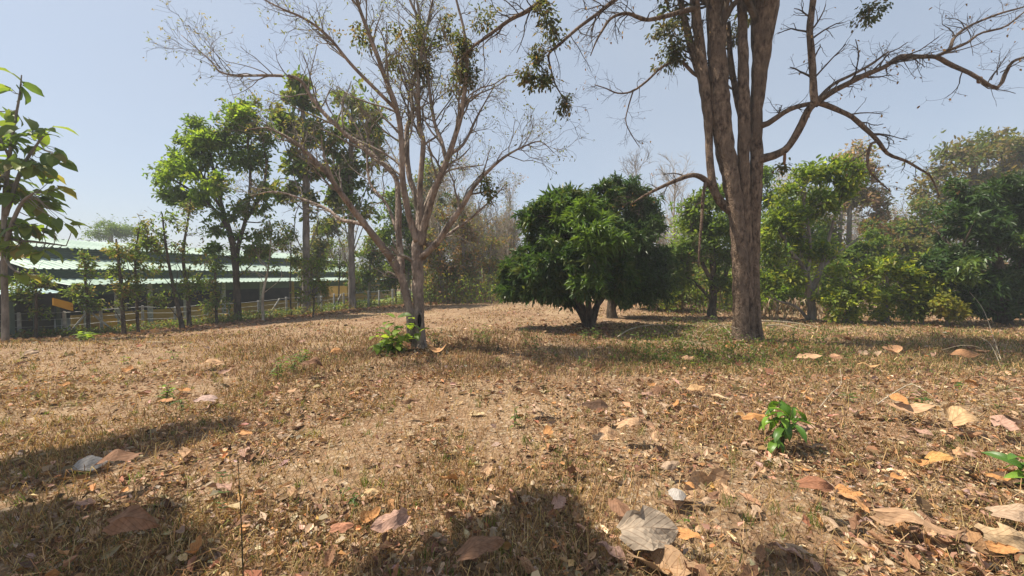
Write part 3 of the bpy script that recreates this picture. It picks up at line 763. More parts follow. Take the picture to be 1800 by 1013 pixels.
leafy_tree('green_tree', 'mid green tree partly hidden behind the big trunk at its right side', 'tree', 18.0,
    [[(1352, 555, 5), (1350, 480, 4), (1352, 400, 2.5), (1356, 340, 1.4)]],
    [(1350, 350, 26, 24), (1362, 400, 28, 36), (1345, 440, 26, 36), (1360, 500, 28, 34), (1380, 380, 24, 30), (1340, 310, 18, 20)], 700, 8, 0.18, 0.45, T_BROAD, G_MID + G_BRIGHT[:1], BARK_GREY, droop=.3, scatter=.12)
leafy_tree('pink_tree', 'thin tall tree with pinkish brown withering leaves behind the crooked tree', 'tree', 24.0,
    [[(1492, 530, 5), (1492, 430, 4), (1495, 340, 3), (1500, 270, 1.5)], [(1473, 530, 4), (1476, 420, 3), (1482, 330, 1.5)]],
    [(1512, 300, 28, 28), (1530, 345, 30, 34), (1492, 280, 20, 18), (1545, 385, 26, 26), (1500, 350, 30, 30), (1520, 265, 18, 14)], 620, 8, 0.22, 0.5, T_BROAD, PINKC, BARK_GREY, droop=.3, scatter=.15)
leafy_tree('tall_tree', 'tall hazy olive tree rising behind the dark tree at the right edge', 'tree', 26.0,
    [[(1705, 540, 9), (1705, 450, 8), (1710, 360, 6), (1715, 280, 3)], [(1712, 400, 5), (1750, 330, 3.5), (1765, 270, 2)], [(1708, 420, 4), (1670, 360, 3), (1645, 320, 1.6)]],
    [(1690, 285, 48, 32), (1745, 255, 48, 30), (1790, 280, 48, 50), (1640, 325, 32, 40), (1655, 375, 36, 36), (1720, 330, 50, 36), (1770, 330, 50, 40), (1665, 265, 22, 18), (1830, 290, 50, 60), (1700, 370, 40, 30)],
    1100, 9, 0.32, 0.45, T_BROAD, G_OLIVE + [(0.16, 0.13, 0.08)], BARK_GREY, droop=.25, scatter=.2, twig_n=200, limb_r=.06)
leafy_tree('dark_tree', 'big dense dark green tree reaching the ground at the right edge', 'tree', 12.6,
    [[(1765, 575, 10), (1762, 530, 9), (1755, 470, 7), (1745, 400, 4)], [(1762, 520, 6), (1800, 460, 5), (1830, 400, 3)], [(1760, 520, 5), (1715, 470, 4), (1680, 440, 2)]],
    [(1725, 345, 42, 36), (1765, 335, 45, 38), (1695, 400, 42, 40), (1675, 460, 42, 40), (1740, 420, 60, 55), (1800, 380, 60, 60), (1665, 500, 36, 30), (1720, 495, 50, 36), (1780, 490, 55, 40),
     (1840, 450, 60, 80), (1825, 340, 55, 45), (1640, 480, 24, 22), (1690, 535, 42, 20), (1745, 540, 50, 20), (1805, 535, 55, 26)],
    2200, 10, 0.25, 0.30, T_LANCE, G_DARK + [(0.055, 0.085, 0.03)], BARK_DARK, droop=.4, mat=GLOSSY,
    extra=[([(1690, 470, 50, 40, -.8), (1780, 430, 40, 20, -.8)], 60, G_MID)])
shrubs = [
    (1490, 565, 12.6, [(1488, 568, 3), (1492, 540, 2.4), (1495, 490, 1.6)], [(1490, 490, 34, 24), (1470, 520, 32, 24), (1510, 525, 32, 24), (1525, 480, 24, 22), (1485, 550, 30, 14)], G_YELLOW, 'bright green shrub beside the crooked trunk'),
    (1560, 565, 12.8, [(1560, 568, 3), (1558, 540, 2.4), (1560, 480, 1.6)], [(1545, 465, 34, 24), (1580, 485, 36, 28), (1550, 515, 38, 24), (1585, 525, 34, 20), (1605, 460, 22, 18), (1555, 548, 34, 14)], G_YELLOW, 'sunlit yellow green shrub, widest of the bushes on the right'),
    (1620, 560, 12.6, [(1620, 566, 3), (1622, 540, 2.2), (1618, 500, 1.4)], [(1618, 500, 32, 22), (1635, 525, 28, 20), (1605, 545, 26, 16)], G_YELLOW, 'yellow green shrub touching the dark tree'),
    (1520, 540, 17.0, [(1520, 556, 2.5), (1522, 500, 2), (1525, 440, 1.4)], [(1520, 440, 28, 18), (1545, 450, 24, 16), (1500, 450, 24, 18), (1535, 420, 20, 12)], G_MID, 'darker shrub standing behind the bright bushes'),
    (1600, 540, 18.0, [(1600, 554, 2.5), (1602, 500, 2), (1605, 440, 1.4)], [(1590, 430, 30, 18), (1620, 440, 26, 20), (1605, 470, 30, 20)], G_OLIVE, 'olive shrub behind the widest bright bush'),
    (1200, 550, 17.0, [(1200, 556, 2.5), (1198, 530, 2), (1195, 505, 1.4)], [(1190, 510, 28, 18), (1215, 520, 26, 16), (1180, 530, 22, 12)], G_YELLOW, 'yellow green shrub just right of the mango trees'),
    (1285, 550, 18.0, [(1282, 556, 2.5), (1280, 530, 2), (1283, 500, 1.4)], [(1275, 515, 26, 18), (1290, 490, 22, 22), (1265, 535, 24, 12)], G_YELLOW, 'yellow green shrub seen behind the left side of the big trunk'),
    (1375, 550, 16.0, [(1372, 558, 2.5), (1370, 530, 2), (1375, 505, 1.4)], [(1370, 510, 28, 18), (1395, 520, 26, 16), (1350, 530, 18, 14), (1390, 490, 24, 16)], G_BRIGHT, 'green shrub behind the right side of the big trunk'),
    (1460, 550, 16.5, [(1455, 558, 2.5), (1457, 530, 2), (1460, 495, 1.4)], [(1455, 490, 26, 20), (1440, 520, 26, 16), (1470, 470, 22, 16)], G_MID, 'mid green shrub behind the crooked trunk'),
    (1665, 560, 12.0, [(1665, 566, 2), (1664, 545, 1.6), (1668, 530, 1)], [(1660, 535, 20, 9), (1675, 545, 16, 9)], [(0.24, 0.22, 0.04), (0.16, 0.18, 0.04)], 'small yellowing shrub below the dark tree'),
]
for (bx, by, D, st, bl, pal, lab) in shrubs:
    leafy_tree('shrub', lab, 'shrub', D, [st], bl, 330, 8, 0.17, 0.45, T_BROAD, pal, BARK_GREY, 'shrubs on the right of the field', droop=.2, limb_r=.02, twig_n=70, scatter=.08, limb_n=3)
mid_trees = [
    (705, 548, 25.0, [(708, 548, 4), (706, 480, 3), (700, 400, 2)], [(700, 380, 34, 30), (680, 420, 30, 28), (720, 420, 30, 28), (690, 350, 24, 20), (710, 460, 30, 22)], G_MID, 'green tree behind the lower branches of the bare spreading tree'),
    (775, 545, 23.0, [(775, 545, 3.5), (776, 480, 3), (772, 400, 2)], [(775, 470, 36, 24), (760, 430, 28, 24), (800, 480, 30, 20), (770, 380, 30, 26), (790, 510, 34, 18), (755, 500, 24, 20)], G_OLIVE + DRYC[:2], 'loose olive tree right behind the bare spreading trunk'),
    (815, 540, 24.0, [(818, 542, 3.5), (816, 480, 3), (812, 400, 2.4), (806, 340, 1.2)], [(820, 400, 20, 30), (812, 450, 24, 26), (830, 490, 24, 24), (806, 360, 16, 20), (820, 520, 26, 16)], DRYC + G_OLIVE, 'brown creeper hung tree between the bare tree and the mango'),
    (560, 545, 27.0, [(560, 548, 3), (560, 480, 2.4), (563, 420, 1.4)], [(560, 440, 30, 24), (575, 400, 22, 20), (545, 470, 26, 20)], G_OLIVE, 'olive tree over the right half of the shed roof'),
    (650, 545, 26.0, [(650, 546, 3), (650, 480, 2.4), (655, 430, 1.4)], [(650, 450, 34, 22), (670, 480, 30, 22), (635, 490, 26, 20), (660, 420, 24, 20), (690, 500, 28, 18)], G_OLIVE + G_MID, 'olive tree over the right end of the shed'),
    (745, 545, 30.0, [(745, 540, 3), (745, 440, 2.4), (750, 360, 1.4)], [(745, 330, 30, 26), (765, 300, 24, 20), (730, 360, 28, 24), (770, 350, 26, 24)], G_OLIVE + G_MID, 'tall green tree showing through the stems of the bare tree'),
    (195, 470, 48.0, [(195, 500, 5), (195, 440, 4), (195, 410, 2)], [(195, 402, 34, 12), (170, 412, 26, 9), (220, 408, 30, 14)], G_MID, 'round far green tree above the left shed roof'),
    (1225, 540, 22.0, [(1222, 545, 3), (1220, 480, 2.5), (1218, 420, 1.5)], [(1215, 400, 30, 30), (1190, 440, 26, 28), (1235, 450, 30, 30), (1210, 490, 36, 26), (1180, 500, 26, 22)], G_MID + G_BRIGHT, 'light green tree between the mango row and the forked green tree'),
    (1400, 540, 20.0, [(1398, 552, 3), (1400, 480, 2.5), (1398, 400, 1.5)], [(1400, 370, 26, 34), (1420, 420, 30, 30), (1385, 450, 30, 34), (1430, 480, 34, 30), (1400, 515, 40, 24)], G_MID + G_YELLOW[2:], 'green tree standing deep behind the crooked tree'),
    (1455, 540, 24.0, [(1455, 544, 3), (1457, 480, 2.5), (1452, 400, 1.5)], [(1450, 400, 24, 40), (1470, 450, 30, 34), (1440, 340, 18, 24), (1480, 500, 34, 24)], G_OLIVE + G_MID, 'olive tree behind the crooked tree, beside the pink tree'),
    (1640, 540, 22.0, [(1640, 548, 3), (1640, 480, 2.5), (1635, 420, 1.5)], [(1635, 440, 30, 30), (1610, 400, 28, 26), (1650, 480, 30, 30), (1600, 450, 28, 24), (1625, 370, 22, 20)], G_OLIVE + G_MID, 'olive tree just left of the dark tree, behind the bushes'),
    (1540, 540, 23.0, [(1540, 546, 3), (1540, 480, 2.5), (1542, 430, 1.5)], [(1540, 440, 34, 22), (1510, 470, 30, 24), (1560, 480, 34, 22), (1530, 400, 24, 18)], G_MID + DRYC[:1], 'mid green tree behind the bright bushes, below the pink tree'),
    (1290, 540, 24.0, [(1290, 545, 3), (1290, 470, 2.5), (1285, 390, 1.5)], [(1285, 370, 28, 28), (1270, 420, 28, 30), (1300, 460, 34, 30), (1250, 480, 34, 26), (1265, 330, 18, 18)], G_MID, 'green tree straight behind the big trunk'),
    (860, 540, 26.0, [(862, 541, 3), (860, 480, 2.5), (864, 420, 1.4)], [(860, 470, 22, 22), (875, 500, 22, 20), (850, 510, 24, 16), (866, 430, 14, 16)], G_OLIVE + DRYC[:1], 'olive brown tree at the edge of the wood left of the mango'),
    (1570, 520, 26.0, [(1570, 530, 4), (1570, 450, 3), (1568, 400, 2)], [(1565, 405, 32, 20), (1590, 420, 28, 20), (1550, 430, 26, 18), (1575, 450, 30, 16)], DRYC + G_OLIVE, 'brownish tree behind the bright bushes'),
]
for (bx, by, D, st, bl, pal, lab) in mid_trees:
    leafy_tree('background_tree', lab, 'tree', D, [st], bl, 300 if 760 < bx < 880 else 500, 8, 0.24, 0.5, T_BROAD, pal, BARK_GREY, 'green trees in the background', droop=.25, limb_r=.03, twig_n=90, scatter=.16)

# ------------------------------------------------------------------ bare spreading tree
def limb_set(root, D, limbs, bark, k=12):
    P8, R8, Ls = [], [], []
    for i, (nm, pts) in enumerate(limbs):
        P = px_path(pts, D)
        if i == 0: P[0, 2] = float(H(P[0, 0], P[0, 1])) - .1
        mb = MB(); rough_tube(mb, P, k if nm != 'limb' else 8, None, 0.10 if nm == 'limb' else .13, 0.05 if nm == 'limb' else .12, seed=i * 13 + 5, flare=.8 if pts[0][1] > 585 else 0)
        mb.build(nm, bark, root, True)
        S = spline(P, 10); P8.append(S[:, :3]); R8.append(np.maximum(S[:, 3], .004))
        Ls.append(np.linalg.norm(np.diff(S[:, :3], axis=0), axis=1).sum())
    return np.array(P8), np.array(R8), np.array(Ls)

D = 8.3
b = at(736, 617)
bare = thing('bare_tree', 'bare spreading tree with pinkish bark, many upright stems and a dark hollow at its foot', 'tree', b)
bl = [
 ('trunk', [(737, 617, 11.5, .0), (737, 580, 9.5), (736, 545, 9), (735, 500, 9.5), (734, 460, 10.5), (735, 430, 10), (738, 400, 8, .05), (740, 350, 5, .1)]),
 ('stem', [(726, 600, 7, -.02), (720, 545, 6.5, -.04), (711, 505, 6.5, -.1), (702, 478, 7, -.15), (690, 457, 7.2, -.2)]),
 ('limb', [(690, 457, 7.5, -.2), (665, 425, 6.5, -.4), (640, 394, 6, -.6), (618, 365, 5.5, -.8), (598, 338, 5, -1), (571, 300, 4, -1.1), (531, 260, 3.2, -1.2), (504, 241, 2.4, -1.2), (470, 225, 1.5, -1.2), (440, 228, .8, -1.2)]),
 ('limb', [(640, 396, 3.4, -.6), (618, 390, 3.2, -.5), (598, 386, 3, -.4), (577, 369, 2.6, -.3), (537, 352, 2, 0), (484, 337, 1.3, .2), (440, 345, .7, .3)]),
 ('stem', [(706, 480, 6, -.05), (703, 440, 6, .1), (700, 400, 5.5, .2), (700, 350, 5, .3), (693, 308, 4.6, .4), (654, 272, 4.4, .5), (610, 237, 4, .6), (571, 201, 3.4, .6), (547, 170, 3, .6), (523, 138, 2.6, .5), (470, 133, 2.2, .4), (423, 133, 1.8, .3), (388, 127, 1.5, .2), (367, 104, 1.1, .2), (319, 62, .6, .2)]),
 ('limb', [(733, 425, 6.5, -.05), (722, 390, 5.5, -.1), (717, 370, 5.2, -.2), (708, 316, 5, -.3), (705, 237, 4.6, -.4), (697, 190, 4.4, -.5), (680, 145, 4, -.6), (665, 103, 3.6, -.7), (638, 32, 3, -.8), (624, -10, 2.6, -.9), (600, -90, 1.6, -1)]),
 ('limb', [(697, 193, 3.4, -.5), (665, 162, 3.2, -.7), (618, 114, 2.8, -.9), (579, 67, 2.4, -1.1), (539, 35, 2, -1.3), (488, 12, 1.4, -1.4), (430, -20, .8, -1.4)]),
 ('limb', [(737, 420, 6, .1), (734, 355, 5, .3), (719, 308, 4.6, .4), (715, 233, 4.2, .5), (725, 197, 3.6, .5), (723, 158, 3.2, .5), (738, 99, 2.8, .5), (737, 40, 2.4, .5), (717, -10, 2, .5), (700, -90, 1.2, .6)]),
 ('limb', [(740, 415, 6, .0), (738, 335, 4.8, 0), (744, 253, 4.2, -.1), (737, 221, 4, -.1), (735, 158, 3.4, -.1), (738, 110, 2.8, 0), (752, 40, 2.2, .1), (770, -40, 1.4, .2)]),
 ('limb', [(741, 430, 7.5, -.05), (745, 400, 6.5, -.1), (752, 375, 6, -.2), (762, 340, 5.6, -.3), (776, 304, 5.4, -.4), (792, 264, 4.8, -.5), (808, 213, 4.2, -.6), (815, 170, 3.8, -.7), (821, 107, 3.2, -.8), (815, 51, 2.4, -.8), (800, -10, 1.8, -.8), (790, -80, 1.1, -.8)]),
 ('limb', [(784, 282, 3.6, -.4), (776, 248, 3.2, -.3), (764, 217, 3, -.2), (756, 166, 2.6, -.1), (748, 99, 2, 0), (740, 50, 1.5, .1), (728, -20, .9, .2)]),
 ('limb', [(742, 452, 6.5, -.08), (757, 438, 5.6, -.2), (773, 421, 5.4, -.3), (788, 397, 5.2, -.4), (815, 359, 4.6, -.5), (831, 331, 3.6, -.6), (859, 300, 2.8, -.7), (887, 276, 2.2, -.8), (920, 258, 1.5, -.8), (950, 249, 1, -.8), (973, 268, .5, -.8)]),
 ('limb', [(748, 432, 4, .05), (770, 424, 3, .1), (794, 408, 2.6, .2), (830, 382, 2, .3), (870, 345, 1.3, .4), (890, 322, .7, .4)]),
 ('limb', [(788, 274, 3.2, -.45), (815, 253, 2.6, -.2), (835, 213, 2, 0), (847, 190, 1.4, .1), (870, 150, .8, .2)]),
 ('limb', [(720, 400, 3, .2), (740, 380, 2.6, .6), (760, 330, 2.2, .9), (790, 300, 1.6, 1.2), (850, 290, .9, 1.4)]),
 ('limb', [(702, 420, 3, .1), (680, 360, 2.6, .7), (650, 320, 2.2, 1.1), (640, 250, 1.6, 1.4), (600, 180, .9, 1.6)]),
]
P8, R8, Ls = limb_set(bare, D, bl, BARK_PINK)
# hollow at the foot
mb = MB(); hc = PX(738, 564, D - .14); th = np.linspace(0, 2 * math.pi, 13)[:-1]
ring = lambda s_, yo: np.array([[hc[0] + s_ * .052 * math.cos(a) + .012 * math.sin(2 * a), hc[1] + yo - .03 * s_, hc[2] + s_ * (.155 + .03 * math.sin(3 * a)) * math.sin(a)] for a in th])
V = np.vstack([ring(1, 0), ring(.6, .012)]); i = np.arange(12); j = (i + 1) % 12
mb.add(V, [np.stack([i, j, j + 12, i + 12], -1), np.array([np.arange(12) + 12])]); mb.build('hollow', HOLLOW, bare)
mb = MB(); 
lip = []
for s_ in (0, 1):
    a = np.linspace(-1.9, 1.9, 8) + (math.pi if s_ else 0)
    lip.append(np.stack([hc[0] + .062 * np.cos(a), np.full(8, hc[1] - .02), hc[2] + .18 * np.sin(a)], -1))
tubes(mb, np.array(lip), np.full((2, 8), .022), 6); mb.build('bark_lip', BARK_PINK, bare, True)
mbt = MB()
w8 = np.maximum(3, (Ls * 5.0).astype(int)); w8[:2] = 2
tm = np.full(len(P8), .3)
p1, r1 = grow(P8, R8, w8, np.clip(Ls * .28, .5, 1.3), (.4, 1.1), .12, .22, 6, .45, .28, .005)
tubes(mbt, p1, r1, 4)
p2, r2 = grow(p1, r1, 4, .55, (.4, 1.1), .06, .28, 5, .55, .2, .0035)
tubes(mbt, p2, r2, 3)
p3, r3 = grow(p2, r2, 3, .28, (.4, 1.2), .03, .3, 4, .6, .2, .0028)
tubes(mbt, p3, r3, 3)
mbt.build('twigs', BARK_GREY, bare, kind='stuff')
mb = MB()
tips = p3[:, -1]; sel = rng.random(len(tips)) < .55
rosettes(mb, tips[sel], unit(p3[sel, -1] - p3[sel, 0]), 2, .055, .5, T_BROAD, [(.14, .16, .05), (.18, .15, .07), (.11, .12, .05)], .3, .8, .02)
for (px, py, rx, ry, dd, n_) in ((735, 75, 40, 60, 0, 120), (700, 100, 30, 40, .2, 60), (815, 140, 28, 44, -.7, 130), (820, 85, 24, 24, -.7, 90), (855, 335, 18, 22, -.6, 55), (790, 60, 26, 30, 0, 60), (850, 40, 36, 24, .2, 50), (745, 120, 18, 24, 0, 60), (640, 60, 60, 40, -.6, 60)):
    pts, out = blob_pts(px_blobs([(px, py, rx, ry, dd)], D), n_, .6)
    rosettes(mb, pts, out, 5, .085, .5, T_BROAD, [(.05, .07, .03), (.07, .085, .035), (.10, .10, .05), (.14, .10, .055)], .6, .7, .06)
mb.build('leaves', LEAF, bare, kind='stuff')

# ------------------------------------------------------------------ big many-stemmed tree
D = 9.3
b = at(1312, 602)
big = thing('big_tree', 'massive brown trunk of several fused stems with long bare limbs reaching right', 'tree', b)
bl = [
 ('trunk', [(1302, 604, 14, -.1), (1302, 560, 12.5, -.1), (1301, 480, 12, -.1), (1296, 400, 12, -.08), (1285, 320, 12.5, -.06), (1272, 250, 15), (1264, 180, 15.5), (1260, 100, 14.5), (1257, 0, 14), (1250, -120, 12), (1235, -260, 8, .2)]),
 ('stem', [(1329, 604, 9, .03), (1328, 540, 7.5, .03), (1326, 470, 7.5, .04), (1326, 400, 9, .04), (1328, 320, 10), (1329, 240, 9.5), (1330, 180, 10), (1337, 100, 13.5, -.05), (1346, 0, 21, -.1), (1358, -100, 18, -.2), (1370, -240, 12, -.3)]),
 ('stem', [(1317, 604, 9, .0), (1316, 540, 8, .0), (1314, 470, 8, .0), (1311, 400, 8.5, 0), (1307, 300, 9.5, -.06), (1307, 200, 9.5, -.08), (1306, 100, 8, -.1), (1303, 0, 7), (1298, -100, 6.5), (1285, -220, 4)]),
 ('stem', [(1284, 370, 8, -.05), (1268, 356, 7), (1256, 335, 6.5), (1249, 295, 6), (1246, 240, 6.2), (1243, 190, 8), (1237, 140, 9), (1229, 70, 8), (1221, 0, 7), (1212, -100, 5), (1195, -220, 3)]),
 ('limb', [(1243, 178, 7, .05), (1235, 145, 6.5, .1), (1220, 100, 6, .15), (1207, 50, 5.5, .2), (1196, 0, 5, .2), (1185, -70, 4, .3)]),
 ('limb', [(1305, 215, 6, .1), (1297, 180, 5.5, .15), (1290, 145, 5, .2), (1284, 105, 4.5, .25), (1280, 40, 3.5, .3)]),
 ('limb', [(1262, 350, 6), (1250, 328, 5.2), (1236, 314, 4.6, -.1), (1218, 308, 4.2, -.2), (1190, 317, 3.6, -.3), (1160, 330, 2.8, -.4), (1130, 346, 2, -.5), (1108, 360, 1, -.5)]),
 ('limb', [(1240, 322, 3, -.1), (1236, 345, 2.8, -.15), (1233, 390, 2.6, -.2), (1229, 440, 2, -.2), (1228, 470, 1, -.2)]),
 ('limb', [(1330, 282, 9), (1350, 277, 7.6, -.15), (1368, 270, 6.8, -.3), (1385, 259, 6.2, -.4), (1405, 228, 6, -.55), (1419, 197, 6, -.7), (1433, 182, 6, -.8), (1467, 159, 5, -.9), (1495, 145, 4.6, -1), (1530, 128, 4.2, -1.1), (1557, 117, 4, -1.2), (1582, 100, 4, -1.3), (1620, 100, 3.6, -1.4), (1647, 101, 3.4, -1.5), (1671, 114, 3.4, -1.5), (1709, 131, 3, -1.6), (1751, 155, 2.8, -1.7), (1768, 128, 2.8, -1.7), (1779, 110, 2.4, -1.8), (1800, 101, 2, -1.8), (1850, 85, 1.2, -1.8)]),
 ('limb', [(1332, 222, 6.5), (1350, 217, 5, -.2), (1378, 198, 4.4, -.4), (1400, 188, 4, -.6), (1433, 181, 3.6, -.8)]),
 ('limb', [(1432, 184, 6, -.8), (1430, 150, 5.4, -.8), (1428, 114, 5.2, -.8), (1424, 52, 5, -.8), (1430, -5, 4.4, -.8), (1436, -90, 2.5, -.8)]),
 ('limb', [(1438, 181, 4.6, -.8), (1455, 186, 4.4, -.8), (1474, 194, 4, -.8), (1499, 207, 3.8, -.9), (1523, 228, 3.6, -.9), (1544, 249, 3.2, -1), (1561, 271, 2.8, -1), (1592, 283, 2.2, -1), (1616, 297, 1.8, -1), (1637, 312, 1.4, -1), (1651, 346, .8, -1)]),
 ('limb', [(1543, 249, 2.4, -1), (1529, 256, 2.2, -1), (1526, 294, 2, -1), (1544, 318, 1.5, -1), (1565, 336, .8, -1)]),
 ('limb', [(1436, 176, 3.2, -.8), (1464, 149, 2.8, -.6), (1499, 131, 2.4, -.5), (1530, 114, 2, -.4), (1562, 91, 1.4, -.3)]),
 ('limb', [(1645, 100, 3, -1.5), (1668, 87, 2.8, -1.4), (1678, 66, 2.4, -1.3), (1706, 45, 2, -1.3), (1758, 24, 1.7, -1.3), (1800, 12, 1.3, -1.3), (1850, -10, .8, -1.3)]),
 ('limb', [(1660, 92, 2.6, -1.45), (1699, 76, 2.2, -1.6), (1723, 59, 1.8, -1.7), (1765, 48, 1.6, -1.8), (1792, 28, 1.2, -1.8), (1840, -10, .7, -1.8)]),
 ('limb', [(1225, 15, 5, -.05), (1200, 20, 4.2, -.2), (1173, 28, 3.8, -.4), (1135, 35, 3.2, -.6), (1104, 24, 2.8, -.8), (1076, 31, 2.4, -.9), (1058, 55, 2, -1), (1047, 75, 1.5, -1), (1038, 98, .8, -1)]),
 ('limb', [(1218, -30, 5, -.1), (1190, -50, 4.6, -.4), (1130, -35, 4, -.8), (1082, 0, 3.4, -1), (1045, 28, 3, -1.2), (1013, 52, 2.8, -1.3), (985, 77, 2.4, -1.4), (965, 95, 2, -1.4), (968, 120, 1.6, -1.4), (976, 148, 1.3, -1.4), (992, 178, 1, -1.4), (996, 205, .6, -1.4)]),
 ('limb', [(1214, -80, 5, -.1), (1160, -110, 4.6, -.5), (1080, -85, 4.4, -1), (1010, -40, 4, -1.4), (954, 0, 3.8, -1.7), (926, 20, 3.6, -1.8), (895, 36, 3.2, -1.9), (864, 59, 2.8, -2), (830, 84, 2, -2), (802, 114, 1, -2)]),
 ('limb', [(1236, 138, 4, .1), (1218, 128, 3, .2), (1195, 108, 2.6, .3), (1164, 118, 2.2, .3), (1138, 142, 1.9, .3), (1111, 161, 1.6, .3), (1086, 164, 1.3, .3), (1066, 156, 1, .3), (1045, 149, .6, .3)]),
 ('limb', [(1113, 160, 1.3, .3), (1104, 190, 1.1, .3), (1100, 215, 1, .3), (1112, 240, .8, .3), (1125, 260, .4, .3)]),
]
P8, R8, Ls = limb_set(big, D, bl, BARK_BIG, 18)
mbt = MB()
w8 = np.maximum(2, (Ls * 4.0).astype(int)); w8[:4] = 0
p1, r1 = grow(P8, R8, w8, np.clip(Ls * .22, .4, .9), (.4, 1.2), .05, .22, 6, .38, .25, .004)
tubes(mbt, p1, r1, 4)
p2, r2 = grow(p1, r1, 4, .42, (.4, 1.2), .0, .28, 5, .55, .2, .003)
tubes(mbt, p2, r2, 3)
p3, r3 = grow(p2, r2, 2, .2, (.4, 1.2), .0, .3, 4, .6, .2, .0024)
tubes(mbt, p3, r3, 3)
# boughs of the unseen top above the picture
pt, rt = grow(P8[:4], R8[:4], np.array([14, 14, 8, 8]), 2.6, (.4, .9), .2, .16, 7, .4, .72, .02)
tubes(mbt, pt, rt, 5)
pt2, rt2 = grow(pt, rt, 6, 1.1, (.4, 1.0), .1, .2, 5, .5, .2, .008)
tubes(mbt, pt2, rt2, 4)
mbt.build('twigs', BARK_DARK, big, kind='stuff')
mb = MB()
dk = [(.05, .065, .03), (.07, .08, .035), (.12, .09, .05), (.09, .095, .045)]
for (px, py, rx, ry, dd, n_) in ((945, 100, 28, 20, -1.4, 55), (955, 145, 22, 40, -1.4, 70), (990, 185, 16, 20, -1.4, 36), (962, 30, 22, 30, -1.6, 60), (925, 130, 18, 16, -1.5, 40), (975, 60, 26, 24, -1.4, 40), (1180, 90, 34, 40, .2, 170), (1165, 55, 26, 20, .1, 80), (1530, 18, 26, 20, -.6, 70), (1195, 40, 26, 26, .2, 60), (1375, 295, 16, 10, .3, 30), (1290, 60, 14, 30, .5, 40)):
    pts, out = blob_pts(px_blobs([(px, py, rx, ry, dd)], D), n_, .6)
    rosettes(mb, pts, out, 5, .09, .5, T_BROAD, dk, .7, .6, .05)
tips = p3[:, -1]; sel = rng.random(len(tips)) < .16
rosettes(mb, tips[sel], unit(p3[sel, -1] - p3[sel, 0]), 1, .06, .6, T_CURL, DRYC, .9, .5, .01)
sel = rng.integers(0, len(pt2), 800)
rosettes(mb, pt2[sel, -1], unit(pt2[sel, -1] - pt2[sel, 0]), 8, .16, .5, T_BROAD, dk, .4, .8, .16)  # leaves of the unseen top, thickened to shade the ground to the right
mb.build('leaves', LEAF, big, kind='stuff')
for (px, py, dd, nm) in ((1379, 279, -.36, 'pod'), (1722, 141, -1.62, 'pod')):
    mb = MB(); c = PX(px, py, D + dd); L_ = .16 if px < 1400 else .07
    tubes(mb, np.array([[c + [0, 0, L_], c + [.004, 0, L_ * .7], c, c - [.004, 0, L_ * .7], c - [0, 0, L_]]]), np.array([[.004, .028, .034, .026, .003]]) * (1 if px < 1400 else 1.3), 7, (.2, .10, .05))
    mb.build(nm, LITTER, big, True, label='brown hanging seed pod')

# ------------------------------------------------------------------ teak tree at the left edge: every big leaf a part
def big_leaf_mesh(name, w, curl, fold, wave, seed, nu=7, nv=6, mat=LEAF, tint=(.1, .14, .03), torn=0, crumple=0.0):
    r = np.random.default_rng(seed)
    u = np.linspace(0, 1, nu); v = np.linspace(-1, 1, nv + 1)
    U, Vv = np.meshgrid(u, v, indexing='ij')
    prof = np.clip(U, .03, 1) ** .5 * np.clip(1 - U, 0.004, 1) ** .72 * 1.62 * w / 2
    asym = 1 + .10 * r.normal() * np.sign(Vv)
    edge = asym * (1 + .06 * np.sin(U * 21 + r.uniform(0, 6)) * (np.abs(Vv) > .9))
    if torn:
        for q in range(3):
            c, sd = r.uniform(.25, .9), r.choice((-1, 1))
            edge = edge - torn * np.exp(-((U - c) / .07) ** 2) * (np.sign(Vv) == sd) * np.abs(Vv) ** 2 * r.uniform(.3, 1)
    Y = Vv * prof * edge
    X = U - .10 * np.abs(Vv) ** 1.5 * (1 - U) ** 3 + .02 * np.sin(Vv * 4 + r.uniform(0, 6))     # heart shaped base
    Z = fold * np.abs(Y) + curl * (U - .45) ** 2 + wave * np.sin(U * 8 + r.uniform(0, 6)) * np.abs(Vv) * .5
    if crumple:
        for q in range(6):
            a = r.uniform(0, 6.28); k = r.uniform(3, 14); t_ = (X * math.cos(a) + Y * math.sin(a)) * k + r.uniform(0, 6)
            Z = Z + crumple * (np.abs((t_ / 3.14) % 2 - 1) - .5) * 3.2 / k
        sd = r.choice((-1, 1)); Z = Z + r.uniform(.1, .5) * fold * np.sign(fold + 1e-6) * 0 + r.uniform(-.25, .6) * w * np.maximum(0, sd * Vv) ** 3 * np.abs(prof)
        Z = Z + r.uniform(-.6, .9) * np.maximum(0, U - .7) ** 2 * 2
    V = np.stack([X, Y, Z], -1).reshape(-1, 3)
    n2 = nv + 1
    i = (np.arange(nu - 1)[:, None] * n2 + np.arange(nv)[None]).reshape(-1)
    q = np.stack([i, i + n2, i + n2 + 1, i + 1], -1)
    mb = MB(); mb.add(V, [q], tint); mb.uv.append(np.stack([U, Vv * prof * 2 / w, U * 0], -1).reshape(-1, 3))
    return mb.mesh(name, mat, (0, 0, 0), not crumple)

def place_leaf(name, me, parent, p, d, s_, nrm=None):
    o = bpy.data.objects.new(name, me); COL.objects.link(o); o.parent = parent
    d = unit(np.asarray(d, float)); n = np.array([0, 0, 1.0]) if nrm is None else np.asarray(nrm, float)
    y = unit(np.cross(n, d)); z = np.cross(d, y)
    M = Matrix(((d[0] * s_, y[0] * s_, z[0] * s_, p[0]), (d[1] * s_, y[1] * s_, z[1] * s_, p[1]), (d[2] * s_, y[2] * s_, z[2] * s_, p[2]), (0, 0, 0, 1)))
    if parent:
        og = ORIGIN.get(parent.name, (0, 0, 0)); M.translation = Vector((p[0] - og[0], p[1] - og[1], p[2] - og[2]))
    o.matrix_local = M
    return o

